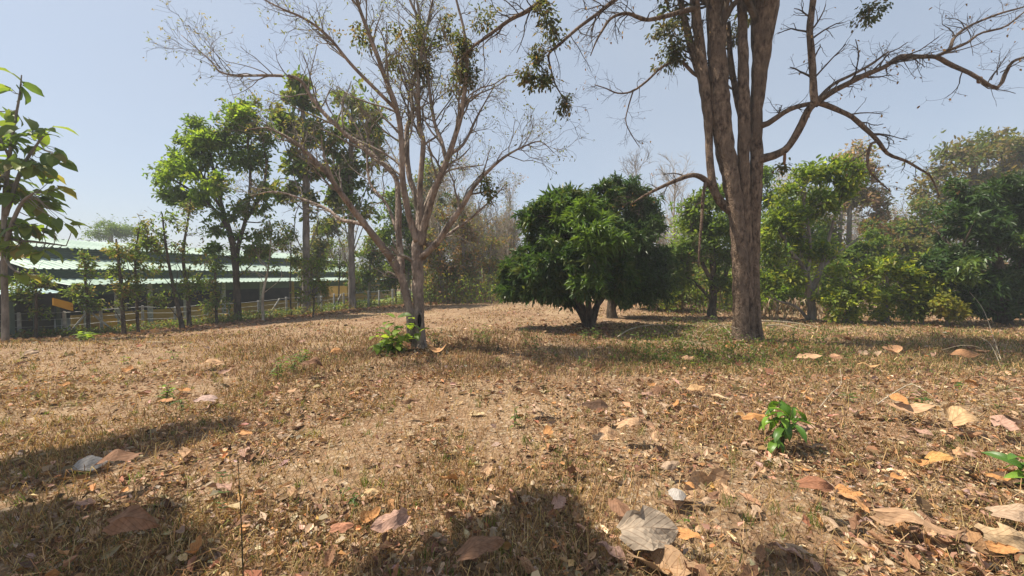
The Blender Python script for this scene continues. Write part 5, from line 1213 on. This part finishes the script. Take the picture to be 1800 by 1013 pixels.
# ------------------------------------------------------------------ big fallen teak leaves, each a thing
TAN, BRN, ORG, GRY, PNK, DRK, PALE = (.45, .285, .165), (.22, .12, .07), (.44, .22, .085), (.36, .33, .30), (.38, .235, .175), (.10, .058, .036), (.37, .265, .18)
FALL = [  # px, py, width px, yaw deg, colour, curl, fold, label
 (157, 824, 60, 15, GRY, .25, .3, 'silvery grey curled leaf lying in the left shade'),
 (208, 858, 58, 200, BRN, .7, .9, 'brown leaf curled upright at the edge of the left shade'),
 (232, 1004, 72, 8, BRN, .8, .8, 'large folded brown leaf near the bottom left corner'),
 (345, 990, 34, 100, ORG, .6, .9, 'small orange curled leaf right of the folded leaf in the bottom left'),
 (430, 993, 34, 60, BRN, .8, .9, 'reddish brown curled leaf beside the foot of the tall thin weed'),
 (686, 948, 66, 215, PNK, .12, .2, 'smooth pinkish tan leaf with notched edge left of the lower shade'),
 (722, 945, 40, 70, TAN, .3, .5, 'narrow tan leaf standing next to the smooth pinkish leaf'),
 (602, 970, 38, 10, (.36, .17, .10), .2, .2, 'reddish leaf lying left of the smooth pinkish leaf'),
 (850, 998, 84, 20, BRN, .5, .4, 'big ribbed brown leaf in the shade at the bottom edge'),
 (1236, 857, 82, 190, TAN, .35, .12, 'broad tan leaf lying arched in sun right of the lower shade'),
 (1190, 888, 44, 260, GRY, .15, .15, 'greyish oval leaf with pale midrib below the broad tan leaf'),
 (1213, 893, 28, 280, ORG, .3, .4, 'small orange leaf touching the greyish oval leaf'),
 (1132, 938, 84, 340, TAN, .3, .15, 'large clean tan leaf with clear side veins, topmost of the bottom pile'),
 (1090, 930, 62, 280, BRN, .35, .5, 'brown leaf folded lengthwise at the left of the bottom pile'),
 (1142, 970, 98, 355, (.30, .24, .18), .4, .1, 'wide grey brown leaf in the middle of the bottom pile'),
 (1172, 1004, 120, 350, (.33, .21, .12), .3, .15, 'largest brown leaf of the bottom pile, cut by the lower edge'),
 (1207, 978, 46, 320, ORG, .3, .4, 'orange leaf at the right end of the bottom pile'),
 (986, 924, 32, 40, PNK, .05, .1, 'round pinkish brown leaf lying flat in the lower shade'),
 (982, 874, 20, 80, TAN, .3, .3, 'small tan leaf at the top of the lower shade'),
 (1181, 842, 32, 20, PALE, .3, .2, 'pale curled leaf above the greyish oval leaf'),
 (1276, 905, 30, 90, TAN, .4, .5, 'fan shaped tan leaf right of the bottom pile'),
 (1318, 890, 36, 300, (.34, .19, .11), .5, .6, 'brown leaf in the grass right of the fan shaped leaf'),
 (1256, 930, 28, 30, BRN, .4, .5, 'little brown leaf with dark shadow below the fan shaped leaf'),
 (1045, 744, 44, 170, DRK, .8, .8, 'dark brown curled leaf in the middle of the field'),
 (1057, 764, 52, 185, TAN, .4, .2, 'tan leaf just below the dark curled leaf in mid field'),
 (1110, 778, 50, 10, TAN, .9, .7, 'crumpled tan leaf with a dark opening in mid field'),
 (1150, 795, 32, 70, TAN, .3, .3, 'tan leaf right below the crumpled one in mid field'),
 (1091, 742, 24, 260, (.28, .16, .13), .7, .7, 'small purplish upright leaf right of the dark curled leaf'),
 (936, 728, 42, 20, TAN, .3, .3, 'tan leaf next to the little upright weed in mid field'),
 (1229, 693, 34, 15, (.48, .30, .15), .3, .25, 'light orange leaf between the big trunk and the crumpled leaf'),
 (1163, 690, 32, 340, BRN, .5, .6, 'tan and brown curled leaf left of the light orange one'),
 (1326, 781, 40, 160, ORG, .9, .8, 'orange brown rolled leaf at the left foot of the glossy sapling'),
 (1411, 786, 50, 190, PNK, .8, .5, 'pinkish arched leaf with dark gap at the right foot of the glossy sapling'),
 (1456, 790, 38, 350, BRN, .7, .6, 'brown curled leaf to the right of the pinkish arched leaf'),
 (970, 806, 34, 75, ORG, .6, .6, 'orange brown leaf standing in grass above the lower shade'),
 (1053, 815, 24, 20, PALE, .2, .2, 'pale small leaf right of the orange brown standing leaf'),
 (1531, 730, 72, 165, PNK, .9, .45, 'large pinkish brown leaf propped like a tent under a long dry stalk'),
 (1606, 738, 66, 340, TAN, .4, .3, 'star veined tan leaf right of the tent shaped leaf'),
 (1576, 735, 34, 250, ORG, .7, .7, 'orange curled leaf wedged between the tent shaped and star veined leaves'),
 (1672, 745, 42, 30, (.46, .28, .13), .4, .4, 'upper of two round tan leaves at the right of the field'),
 (1694, 760, 50, 10, (.48, .32, .17), .2, .1, 'lower of two round tan leaves at the right of the field'),
 (1758, 768, 48, 40, PNK, .3, .3, 'pinkish leaf right of the two round tan leaves'),
 (1775, 744, 46, 330, DRK, .4, .6, 'dark slanting leaf above the pinkish leaf near the right edge'),
 (1708, 724, 22, 60, ORG, .5, .5, 'small orange leaf above the two round tan leaves'),
 (1478, 604, 44, 170, (.36, .18, .08), .7, .6, 'orange brown crumpled leaf in the tree shade right of the big trunk'),
 (1530, 622, 36, 350, (.36, .25, .17), .4, .3, 'dull leaf in the shade right of the crumpled orange brown leaf'),
 (1472, 636, 30, 20, (.46, .26, .15), .3, .3, 'orange leaf in sun below the crumpled orange brown leaf'),
 (1425, 640, 38, 350, TAN, .3, .3, 'tan leaf left of the orange leaf under the big tree'),
 (1570, 620, 40, 0, (.42, .24, .13), .3, .3, 'reddish tan leaf farther right in the shade of the limbs'),
 (1695, 636, 44, 160, (.30, .16, .08), .6, .5, 'brown leaf near the arching dry stalks at the right'),
 (1530, 655, 30, 330, (.46, .28, .13), .4, .4, 'orange tan leaf in mid right, above the long dry stalk'),
 (1606, 817, 44, 170, ORG, .4, .4, 'narrow orange leaf, left of a matching pair on the right'),
 (1655, 838, 36, 350, (.52, .29, .10), .25, .3, 'oval bright orange leaf, right of a matching pair'),
 (1686, 830, 30, 30, (.46, .27, .14), .4, .4, 'pale orange leaf behind the oval bright one'),
 (1752, 842, 84, 345, (.12, .072, .045), .4, .5, 'long dark brown leaf at the right edge left of the green plant'),
 (1760, 857, 34, 330, ORG, .2, .4, 'thin orange leaf under the long dark one'),
 (1498, 897, 48, 110, (.44, .23, .10), .3, .5, 'orange leaf with close ribs standing on edge'),
 (1512, 888, 46, 10, (.48, .30, .14), .3, .4, 'tan orange leaf behind the ribbed one'),
 (1438, 909, 54, 350, (.24, .11, .06), .8, 1.0, 'rolled red brown leaf left of the ribbed orange leaf'),
 (1612, 952, 130, 318, (.35, .22, .13), .25, .8, 'long rolled brown leaf slanting in the lower right'),
 (1582, 932, 50, 330, PNK, .3, .3, 'pinkish blade at the upper end of the long rolled leaf'),
 (1782, 978, 92, 350, (.44, .31, .18), .2, .15, 'big smooth tan leaf in the bottom right corner'),
 (1790, 937, 66, 340, PALE, .4, .3, 'pale leaf above the big smooth one in the bottom right'),
 (1727, 952, 44, 330, PALE, .4, .5, 'pale pointed leaf left of the big smooth one'),
 (1722, 998, 54, 30, (.34, .19, .09), .6, .7, 'curled brown leaf on the bottom edge at the right'),
 (1762, 1000, 40, 330, ORG, .3, .4, 'orange leaf between the curled brown and big smooth ones'),
 (1513, 978, 34, 10, (.46, .34, .18), .2, .2, 'flat yellowish leaf in the lower right sand'),
 (1417, 969, 22, 60, (.26, .11, .06), .6, .5, 'dark red brown round leaf above the lower right shade'),
 (375, 646, 36, 0, (.50, .31, .17), .4, .2, 'light tan leaf in the reddish grass on the left'),
 (397, 658, 20, 40, PNK, .4, .3, 'pinkish leaf just below the light tan leaf on the left'),
 (357, 721, 34, 190, (.44, .31, .26), .8, .5, 'pale pink humped leaf at the tip of the left shade'),
 (292, 731, 28, 350, (.44, .22, .10), .6, .6, 'orange curled leaf on the upper edge of the left shade'),
 (134, 718, 34, 10, (.24, .14, .08), .8, .7, 'ragged brown leaf in the sandy patch on the left'),
 (548, 661, 40, 350, (.17, .09, .05), 1.0, .7, 'dark brown curled bark-like leaf in the left middle of the field'),
 (592, 624, 20, 0, ORG, .4, .3, 'small orange leaf left of the green bush'),
 (772, 625, 28, 10, (.50, .29, .14), .7, .3, 'orange leaf curled like a boat right of the bare tree foot'),
 (515, 718, 22, 80, (.42, .26, .15), .5, .4, 'tan leaf standing on edge in the left middle'),
 (722, 736, 34, 0, (.16, .09, .05), .8, .7, 'dark thin curled leaf in the centre of the field'),
 (796, 806, 26, 50, DRK, .9, .9, 'dark shrivelled leaf above the lower shade'),
 (53, 631, 26, 10, PALE, .4, .3, 'pale leaf far left near the fence'),
 (433, 807, 24, 350, (.46, .24, .10), .5, .5, 'orange leaf left of centre in the near grass'),
 (1151, 842, 26, 80, (.05, .032, .022), 1.2, 1.0, 'almost black rolled leaf above the broad tan leaf'),
 (655, 900, 24, 0, (.48, .33, .17), .3, .3, 'yellowish leaf above the smooth pinkish leaf'),
 (1210, 640, 22, 10, (.46, .28, .16), .3, .3, 'tan leaf left of the big trunk foot'),
 (840, 728, 26, 0, (.50, .38, .22), .1, .1, 'pale sandy leaf flat in the centre of the field'),
]
for i, (px, py, w, yaw, c, curl, fold, lab) in enumerate(FALL):
    p = at(px, py + min(w * .12, 8)); dist = math.hypot(p[0], p[1])
    s_ = min(w * p[1] / F * 1.0, .36)
    narrow = .42 if 'narrow' in lab or 'long' in lab or 'thin' in lab else (1.0 if 'round' in lab or 'broad' in lab or 'wide' in lab else .74)
    dome = -1 if i % 3 else 1
    me = big_leaf_mesh('fallen_leaf', narrow, dome * max(curl, .35) * 1.1, dome * max(fold, .3) * .8, .05 + .025 * (i % 3), 500 + i, 12, 8, TEAK_DRY, c, .6 if i % 2 else .25, .22)
    y_ = R_(yaw); d = np.array([math.cos(y_), math.sin(y_), 0]); 
    side = np.array([-d[1], d[0], 0])
    tilt = random.uniform(-.2, .35) + (.5 if 'upright' in lab or 'standing' in lab or 'edge' in lab else 0)
    nrm = unit(np.array([0, 0, 1.0]) + side * tilt * random.choice((-1, 1)) + np.array([0, -.25 - .35 * (i % 4 != 0), 0]))
    o = place_leaf('fallen_leaf', me, None, p - d * s_ * .5, d + np.array([0, 0, random.uniform(-.05, .12)]), s_, nrm)
    co = np.empty(len(me.vertices) * 3, np.float32); me.vertices.foreach_get('co', co)
    wz = [(o.matrix_local @ Vector(v)).z for v in co.reshape(-1, 3)]
    o.location.z += p[2] + .012 - float(np.percentile(wz, 12))
    tag(o, lab, 'fallen leaf', 'big fallen leaves on the field')
    if i % 3 == 0 or 'tent' in lab:
        mb = MB(); tubes(mb, np.array([[[0, 0, 0], [-.12, .01, .01], [-.25, .0, -.02]]]), np.array([[.012, .010, .009]]), 5, np.array(c) * .8)
        st = bpy.data.objects.new('leaf_stalk', mb.mesh('leaf_stalk', LITTER)); COL.objects.link(st); st.parent = o
# further medium leaves nobody could tell apart one from another
MEDV = [big_leaf_mesh('dry_leaf', .7, rng.choice((-1, 1)) * rng.uniform(.3, 1), rng.choice((-1, 1)) * rng.uniform(.3, .9), .06, 900 + i, 8, 6, TEAK_DRY, c, .5, .3) for i, c in enumerate([TAN, BRN, ORG, PNK, (.32, .18, .10), (.25, .15, .095), (.38, .27, .18), (.36, .19, .085)])]
for i in range(230):
    for _ in range(20):
        y = 1.75 * (11 / 1.75) ** random.random(); x = random.uniform(-1.3, 1.3) * y
        if random.random() < .3 + .7 * float(smooth(x / y, -.2, .5)): break
    s_ = random.uniform(.06, .14) * (1 + .07 * y)
    a = random.uniform(0, 6.28); d = np.array([math.cos(a), math.sin(a), random.uniform(-.1, .2)])
    o = place_leaf('dry_leaf', MEDV[i % 8], None, np.array([x, y, float(H(x, y)) + .045]), d, s_, unit(np.array([0, 0, 1.0]) + rng.normal(size=3) * .4))
    cn = ('tan', 'dark brown', 'orange', 'pinkish', 'reddish brown', 'dull brown', 'light brown', 'orange brown')[i % 8]
    tag(o, 'medium ' + cn + ' leaf loose in dry grass ' + ('at the front' if y < 3 else 'of mid field' if y < 6 else 'far back') + (' on the left' if x / y < -.35 else ' on the right' if x / y > .35 else ' in the middle'), 'fallen leaf', 'medium fallen leaves scattered in the grass')

# ------------------------------------------------------------------ green plants
def plant(name, label, cat, base, shoots, leaf_me, sizes, group=None, stem_c=(.10, .09, .04), stem_r=.006, per=7, droop=.5, part=True, start=.35):
    r = thing(name, label, cat, base, group)
    for si, (dx, dy, h) in enumerate(shoots):
        P = np.array([base, base + np.array([dx * .3, dy * .3, h * .5]), base + np.array([dx, dy, h])])
        S = spline(P, 8); mb = MB(); tubes(mb, S[None], np.linspace(stem_r, stem_r * .4, 8)[None], 5, stem_c); mb.build('stem', LITTER, r, True)
        for q in range(per):
            t_ = start + (1 - start) * (q + rng.uniform(0, .8)) / per; p = S[min(7, int(t_ * 7.99))]
            a = q * 2.4 + si + rng.uniform(-.4, .4)
            d = np.array([math.cos(a), math.sin(a), rng.uniform(-droop, .25)])
            s_ = rng.uniform(*sizes)
            pb = p + unit(d) * s_ * .18
            place_leaf('leaf', leaf_me[rng.integers(0, len(leaf_me))], r, pb, d, s_, unit(np.array([0, 0, 1.0]) + rng.normal(size=3) * .3))
    return r
sapl = [big_leaf_mesh('sapling_leaf', .52, -.7, .3, .02, 40 + i, 8, 4, GLOSSY, c) for i, c in enumerate([(.11, .22, .026), (.085, .18, .024), (.16, .28, .034), (.065, .14, .02)])]
b = at(1374, 793)
plant('sapling', 'glossy green sapling with drooping leaves standing alone in the lower right', 'sapling', b,
      [(-.13, .02, .42), (.09, -.02, .43), (.0, .05, .46), (.14, .05, .38), (-.05, -.1, .38), (-.10, -.05, .20), (.06, -.1, .35)], sapl, (.12, .19), per=6, droop=1.6, start=.6)
b = at(1816, 862)
plant('sapling', 'bright green sapling half cut off by the right edge', 'sapling', b, [(-.1, 0, .30), (.05, -.05, .26), (-.12, -.08, .18)], sapl, (.14, .2), per=6, droop=.8, start=.4)
bush_l = [big_leaf_mesh('bush_leaf', .75, -.5, .2, .03, 60 + i, 5, 4, LEAF, c) for i, c in enumerate([(.14, .22, .032), (.18, .26, .036), (.11, .18, .03), (.20, .27, .04)])]
b = at(690, 622)
plant('bush', 'bright light green bush with broad leaves at the left foot of the bare tree', 'bush', b,
      [(-.35, .0, .45), (-.15, -.1, .62), (.05, .05, .75), (.25, .0, .60), (.42, .1, .72), (-.28, -.15, .25), (.15, -.2, .32), (.5, .1, .45)], bush_l, (.19, .30), per=9, droop=.6, start=.2)
b = at(768, 608)
plant('bush', 'small dark green weed bush at the right foot of the bare tree', 'bush', b, [(-.1, 0, .4), (.12, .02, .45), (.3, .05, .3), (-.22, -.05, .25)], [big_leaf_mesh('bush_leaf', .5, -.4, .2, .03, 80, 5, 2, LEAF, (.07, .11, .03))], (.07, .13), per=9, start=.15)
b = at(150, 600)
plant('bush', 'small yellow green plant in front of the left fence posts', 'bush', b, [(-.18, 0, .2), (.0, 0, .25), (.18, .02, .2), (.08, -.05, .16), (-.1, -.05, .16)], bush_l, (.10, .17), per=7, droop=.2, start=.3)
wl = [big_leaf_mesh('weed_leaf', .45, -.4, .2, .03, 90 + i, 4, 2, LEAF, c) for i, c in enumerate([(.10, .165, .035), (.075, .13, .03), (.13, .19, .04)])]
b = at(905, 752)
plant('weed', 'little upright green weed in the centre of the field', 'weed', b, [(0, 0, .24), (.02, .01, .17)], wl, (.04, .085), per=10, start=.1)
b = at(428, 1030)
wd = plant('weed', 'tall thin dark weed with few leaf pairs at lower left', 'weed', b, [(-.10, .12, .62)], wl, (.035, .05), per=0, stem_r=.004, stem_c=(.06, .05, .03))
for hpx, hpy in ((388, 832), (393, 838), (391, 866), (388, 885), (390, 893)):
    p = PX(hpx, hpy, b[1] + .12 * (1030 - hpy) / 200)
    for s_ in (-1, 1): place_leaf('leaf', wl[1], wd, p, [s_, .2, .1], .035)
weeds = [(842, 605, .5, 'leafy weed stalk right of the bare tree'), (858, 608, .48, 'second weed stalk, close to the right of the first by the bare tree'), (925, 610, .55, 'tall weed left of the mango shade'), (942, 618, .4, 'weed in front of the mango shade, its left end'),
         (1030, 600, .32, 'weed at the foot of the mango trunk, left side'), (1046, 597, .26, 'weed at the foot of the mango trunk, right side'), (1115, 625, .42, 'left of three fresh weeds between mango and big trunk'), (1135, 635, .45, 'middle of three fresh weeds between mango and big trunk'), (1152, 640, .36, 'right of three fresh weeds between mango and big trunk'),
         (488, 668, .32, 'upright weed left of the dark bark-like leaf'), (515, 655, .36, 'weed beside the dark bark-like leaf'), (535, 640, .3, 'weed farther back behind the dark bark-like leaf'), (293, 708, .22, 'dark weed at the tip of the left shade'), (320, 722, .14, 'low green weed right of the orange curled leaf at the left shade'), (218, 640, .16, 'small weed on the left grass'),
         (305, 632, .18, 'small green weed farther back on the left grass'), (1565, 600, .32, 'green weed in the shade of the limbs'), (1690, 684, .13, 'low green herb at right of the field'), (1755, 724, .12, 'low green herb near the right edge'), (1490, 707, .13, 'small weed left of the tent shaped leaf'), (1620, 718, .2, 'weed below the long dry stalk'),
         (1020, 640, .14, 'small light weed in front of the mango'), (1250, 590, .5, 'bushy weed at the left foot of the big trunk'), (1215, 600, .45, 'tall green weed left of the big trunk'), (1275, 600, .4, 'weed against the left side of the big trunk'), (1360, 600, .4, 'weed against the right side of the big trunk'), (1395, 605, .36, 'weed right of the big trunk in shade'),
         (1180, 590, .5, 'weed between the mango trees and the big trunk, rear'), (1435, 610, .32, 'shaded weed farther right of the big trunk'), (600, 880, .10, 'tiny green seedling in the lower left grass'), (625, 890, .09, 'tiny seedling left of the yellowish leaf'), (1210, 935, .09, 'tiny dark seedling right of the bottom pile'), (1470, 600, .3, 'weed behind the crumpled orange brown leaf')]
for (px, py, h, lab) in weeds:
    b = at(px, py); ns = 2 if h < .2 else 4
    plant('weed', lab, 'weed', b, [(rng.normal() * h * .25, rng.normal() * h * .2, h * rng.uniform(.7, 1.1)) for _ in range(ns)], wl, (.05 + .03 * (h > .2), .10) if h > .12 else (.03, .05), 'green weeds in the dry grass', per=9 if h > .2 else 6, start=.15, stem_r=.004)
# dense low herbs around the big trunk
mb = MB(); n_ = 1100
px = rng.normal(1270, 110, n_); py = rng.uniform(575, 650, n_)
q = np.array([at(a, c) for a, c in zip(px, py)])
q[:, 2] += rng.uniform(.01, .30, n_) ** 1.3
rosettes(mb, q, np.tile([0, 0, 1.0], (n_, 1)), 4, .065, .45, T_BROAD, G_OLIVE + G_MID, .1, .9, .05)
o = mb.build('herbs', LEAF); o['kind'] = 'stuff'; o['label'] = 'low green herbs around the foot of the big trunk'

# ------------------------------------------------------------------ dry stalks, sticks, sheet
def stick(name, label, cat, pts, r0, r1, mat=STICK, group=None):
    mb = MB(); S = spline(np.array(pts), 14); rr = np.linspace(r0, r1, 14)
    c = S[0].copy()
    o = bpy.data.objects.new(name, None)
    tubes(mb, S[None], rr[None], 6, (.42, .33, .2)); me = mb.mesh(name, mat, c, True)
    o = bpy.data.objects.new(name, me); COL.objects.link(o); o.location = c
    return tag(o, label, cat, group)
g = lambda px, py, h=0: at(px, py) + np.array([0, 0, h])
stick('dry_stalk', 'long pale dry leaf stalk rising from the tent shaped leaf', 'stalk', [g(1541, 720, .06), g(1560, 712, .10), g(1595, 700, .17), g(1612, 704, .18), g(1640, 712, .10)], .008, .004)
stick('dry_stalk', 'pale grass stalk arching left from the big trunk foot', 'stalk', [g(1302, 603, .3), g(1270, 600, .40), g(1240, 603, .30), g(1222, 612, .06)], .006, .003)
stick('dry_stalk', 'thin grass stalk standing at the right, bent over', 'stalk', [g(1753, 640, 0), g(1748, 640, .4), g(1742, 640, .5), g(1735, 640, .5)], .005, .003)
stick('dry_stalk', 'grass stalk arching left near the right edge', 'stalk', [g(1752, 650, 0), g(1725, 650, .35), g(1690, 650, .42), g(1655, 645, .3)], .005, .0025)
stick('dry_stalk', 'second grass stalk near the right edge, leaning left', 'stalk', [g(1760, 645, 0), g(1740, 640, .35), g(1720, 635, .45), g(1690, 635, .5)], .005, .0025)
stick('dry_stalk', 'tall slanting dry stalk in front of the dark tree', 'stalk', [g(1762, 640, 0), g(1745, 630, .4), g(1725, 620, .9), g(1700, 615, 1.25)], .006, .003)
stick('fallen_branch', 'longest of two pale sticks lying right of the big trunk', 'branch', [g(1335, 577, .22), g(1365, 575, .18), g(1400, 575, .12), g(1440, 578, .04)], .028, .014, group='pale sticks right of the big trunk')
stick('fallen_branch', 'shorter pale stick below the longest one, right of the big trunk', 'branch', [g(1345, 585, .2), g(1375, 580, .14), g(1410, 582, .05)], .02, .01, group='pale sticks right of the big trunk')
stick('fallen_branch', 'pale stick leaning left of the big trunk', 'branch', [g(1262, 590, .30), g(1275, 590, .2), g(1288, 596, .05)], .018, .012)
stick('fallen_branch', 'dead grey branch lying under the mango trees', 'branch', [g(1085, 600, .1), g(1110, 590, .18), g(1150, 585, .22), g(1180, 580, .1)], .016, .006)
stick('fallen_branch', 'thin twig lying right of the glossy sapling', 'branch', [g(1440, 720, .02), g(1462, 700, .07), g(1478, 690, .12), g(1476, 672, .2)], .006, .003)
stick('fallen_branch', 'thin pale stick lying on the left grass', 'branch', [g(258, 603, .02), g(290, 604, .03), g(325, 603, .02)], .014, .01)
# dead twiggy heap left of the big trunk
mb = MB(); n_ = 70
q = np.array([at(a, c) for a, c in zip(rng.uniform(1150, 1290, n_), rng.uniform(572, 612, n_))]); d = rng.normal(size=(n_, 3)) * np.array([.5, .4, .12]); d[:, 2] = np.abs(d[:, 2]) + .03
tubes(mb, np.stack([q, q + d * .5 + [0, 0, .06], q + d], 1), np.tile([.006, .005, .003], (n_, 1)), 4, (.36, .28, .19))
o = mb.build('dead_twigs', LITTER); o['kind'] = 'stuff'; o['label'] = 'dead thin twigs lying between the mango trees and the big trunk'
# grey sheet by the right edge
b = PX(1775, 537, 14.5)
r = thing('metal_sheet', 'weathered grey corrugated sheet on short props at the right edge', 'sheet', (b[0], b[1], float(H(b[0], b[1]))))
mb = MB(); us = np.linspace(-.7, 1.2, 33); zz = .018 * np.sin(np.arange(33) * math.pi / 2)
V = [[b[0] + u, b[1] - .5, b[2] - .10 + z_] for u, z_ in zip(us, zz)] + [[b[0] + u, b[1] + .6, b[2] + .10 + z_] for u, z_ in zip(us, zz)] + [[b[0] + u, b[1] - .5, b[2] - .12 + z_] for u, z_ in zip(us, zz)]
i = np.arange(32); mb.add(V, [np.stack([i, i + 1, i + 34, i + 33], -1), np.stack([i + 66, i + 67, i + 1, i], -1)]); mb.build('panel', SHEET, r)
for dx in (-.6, 1.1):
    for dy in (-.45, .55):
        mb = MB(); x_, y_ = b[0] + dx, b[1] + dy; tubes(mb, np.array([[[x_, y_, float(H(x_, y_)) - .1], [x_, y_, b[2]- .14 + .09 * (dy + .45)]]]), np.full((1, 2), .03), 6); mb.build('prop', STICK, r)

# ------------------------------------------------------------------ haze
if HAZE_DENSITY > 0:
    m, nt, out = mat_new('pale_haze')
    pv = N(nt, 'ShaderNodeVolumePrincipled'); pv.inputs['Density'].default_value = HAZE_DENSITY
    pv.inputs['Color'].default_value = (0.86, 0.90, 0.95, 1); pv.inputs['Anisotropy'].default_value = 0.0
    nt.links.new(pv.outputs[0], out.inputs['Volume'])
    mb = MB(); x0, x1, y0, y1, z0, z1 = -262, 262, -40, 268, -3.0, 19.0
    V = [(x0, y0, z0), (x1, y0, z0), (x1, y1, z0), (x0, y1, z0), (x0, y0, z1), (x1, y0, z1), (x1, y1, z1), (x0, y1, z1)]
    mb.add(V, [np.array([[0, 3, 2, 1], [4, 5, 6, 7], [0, 1, 5, 4], [1, 2, 6, 5], [2, 3, 7, 6], [3, 0, 4, 7]])])
    o = mb.build('haze', m); o['kind'] = 'stuff'; o['label'] = 'thin pale haze over the whole field'
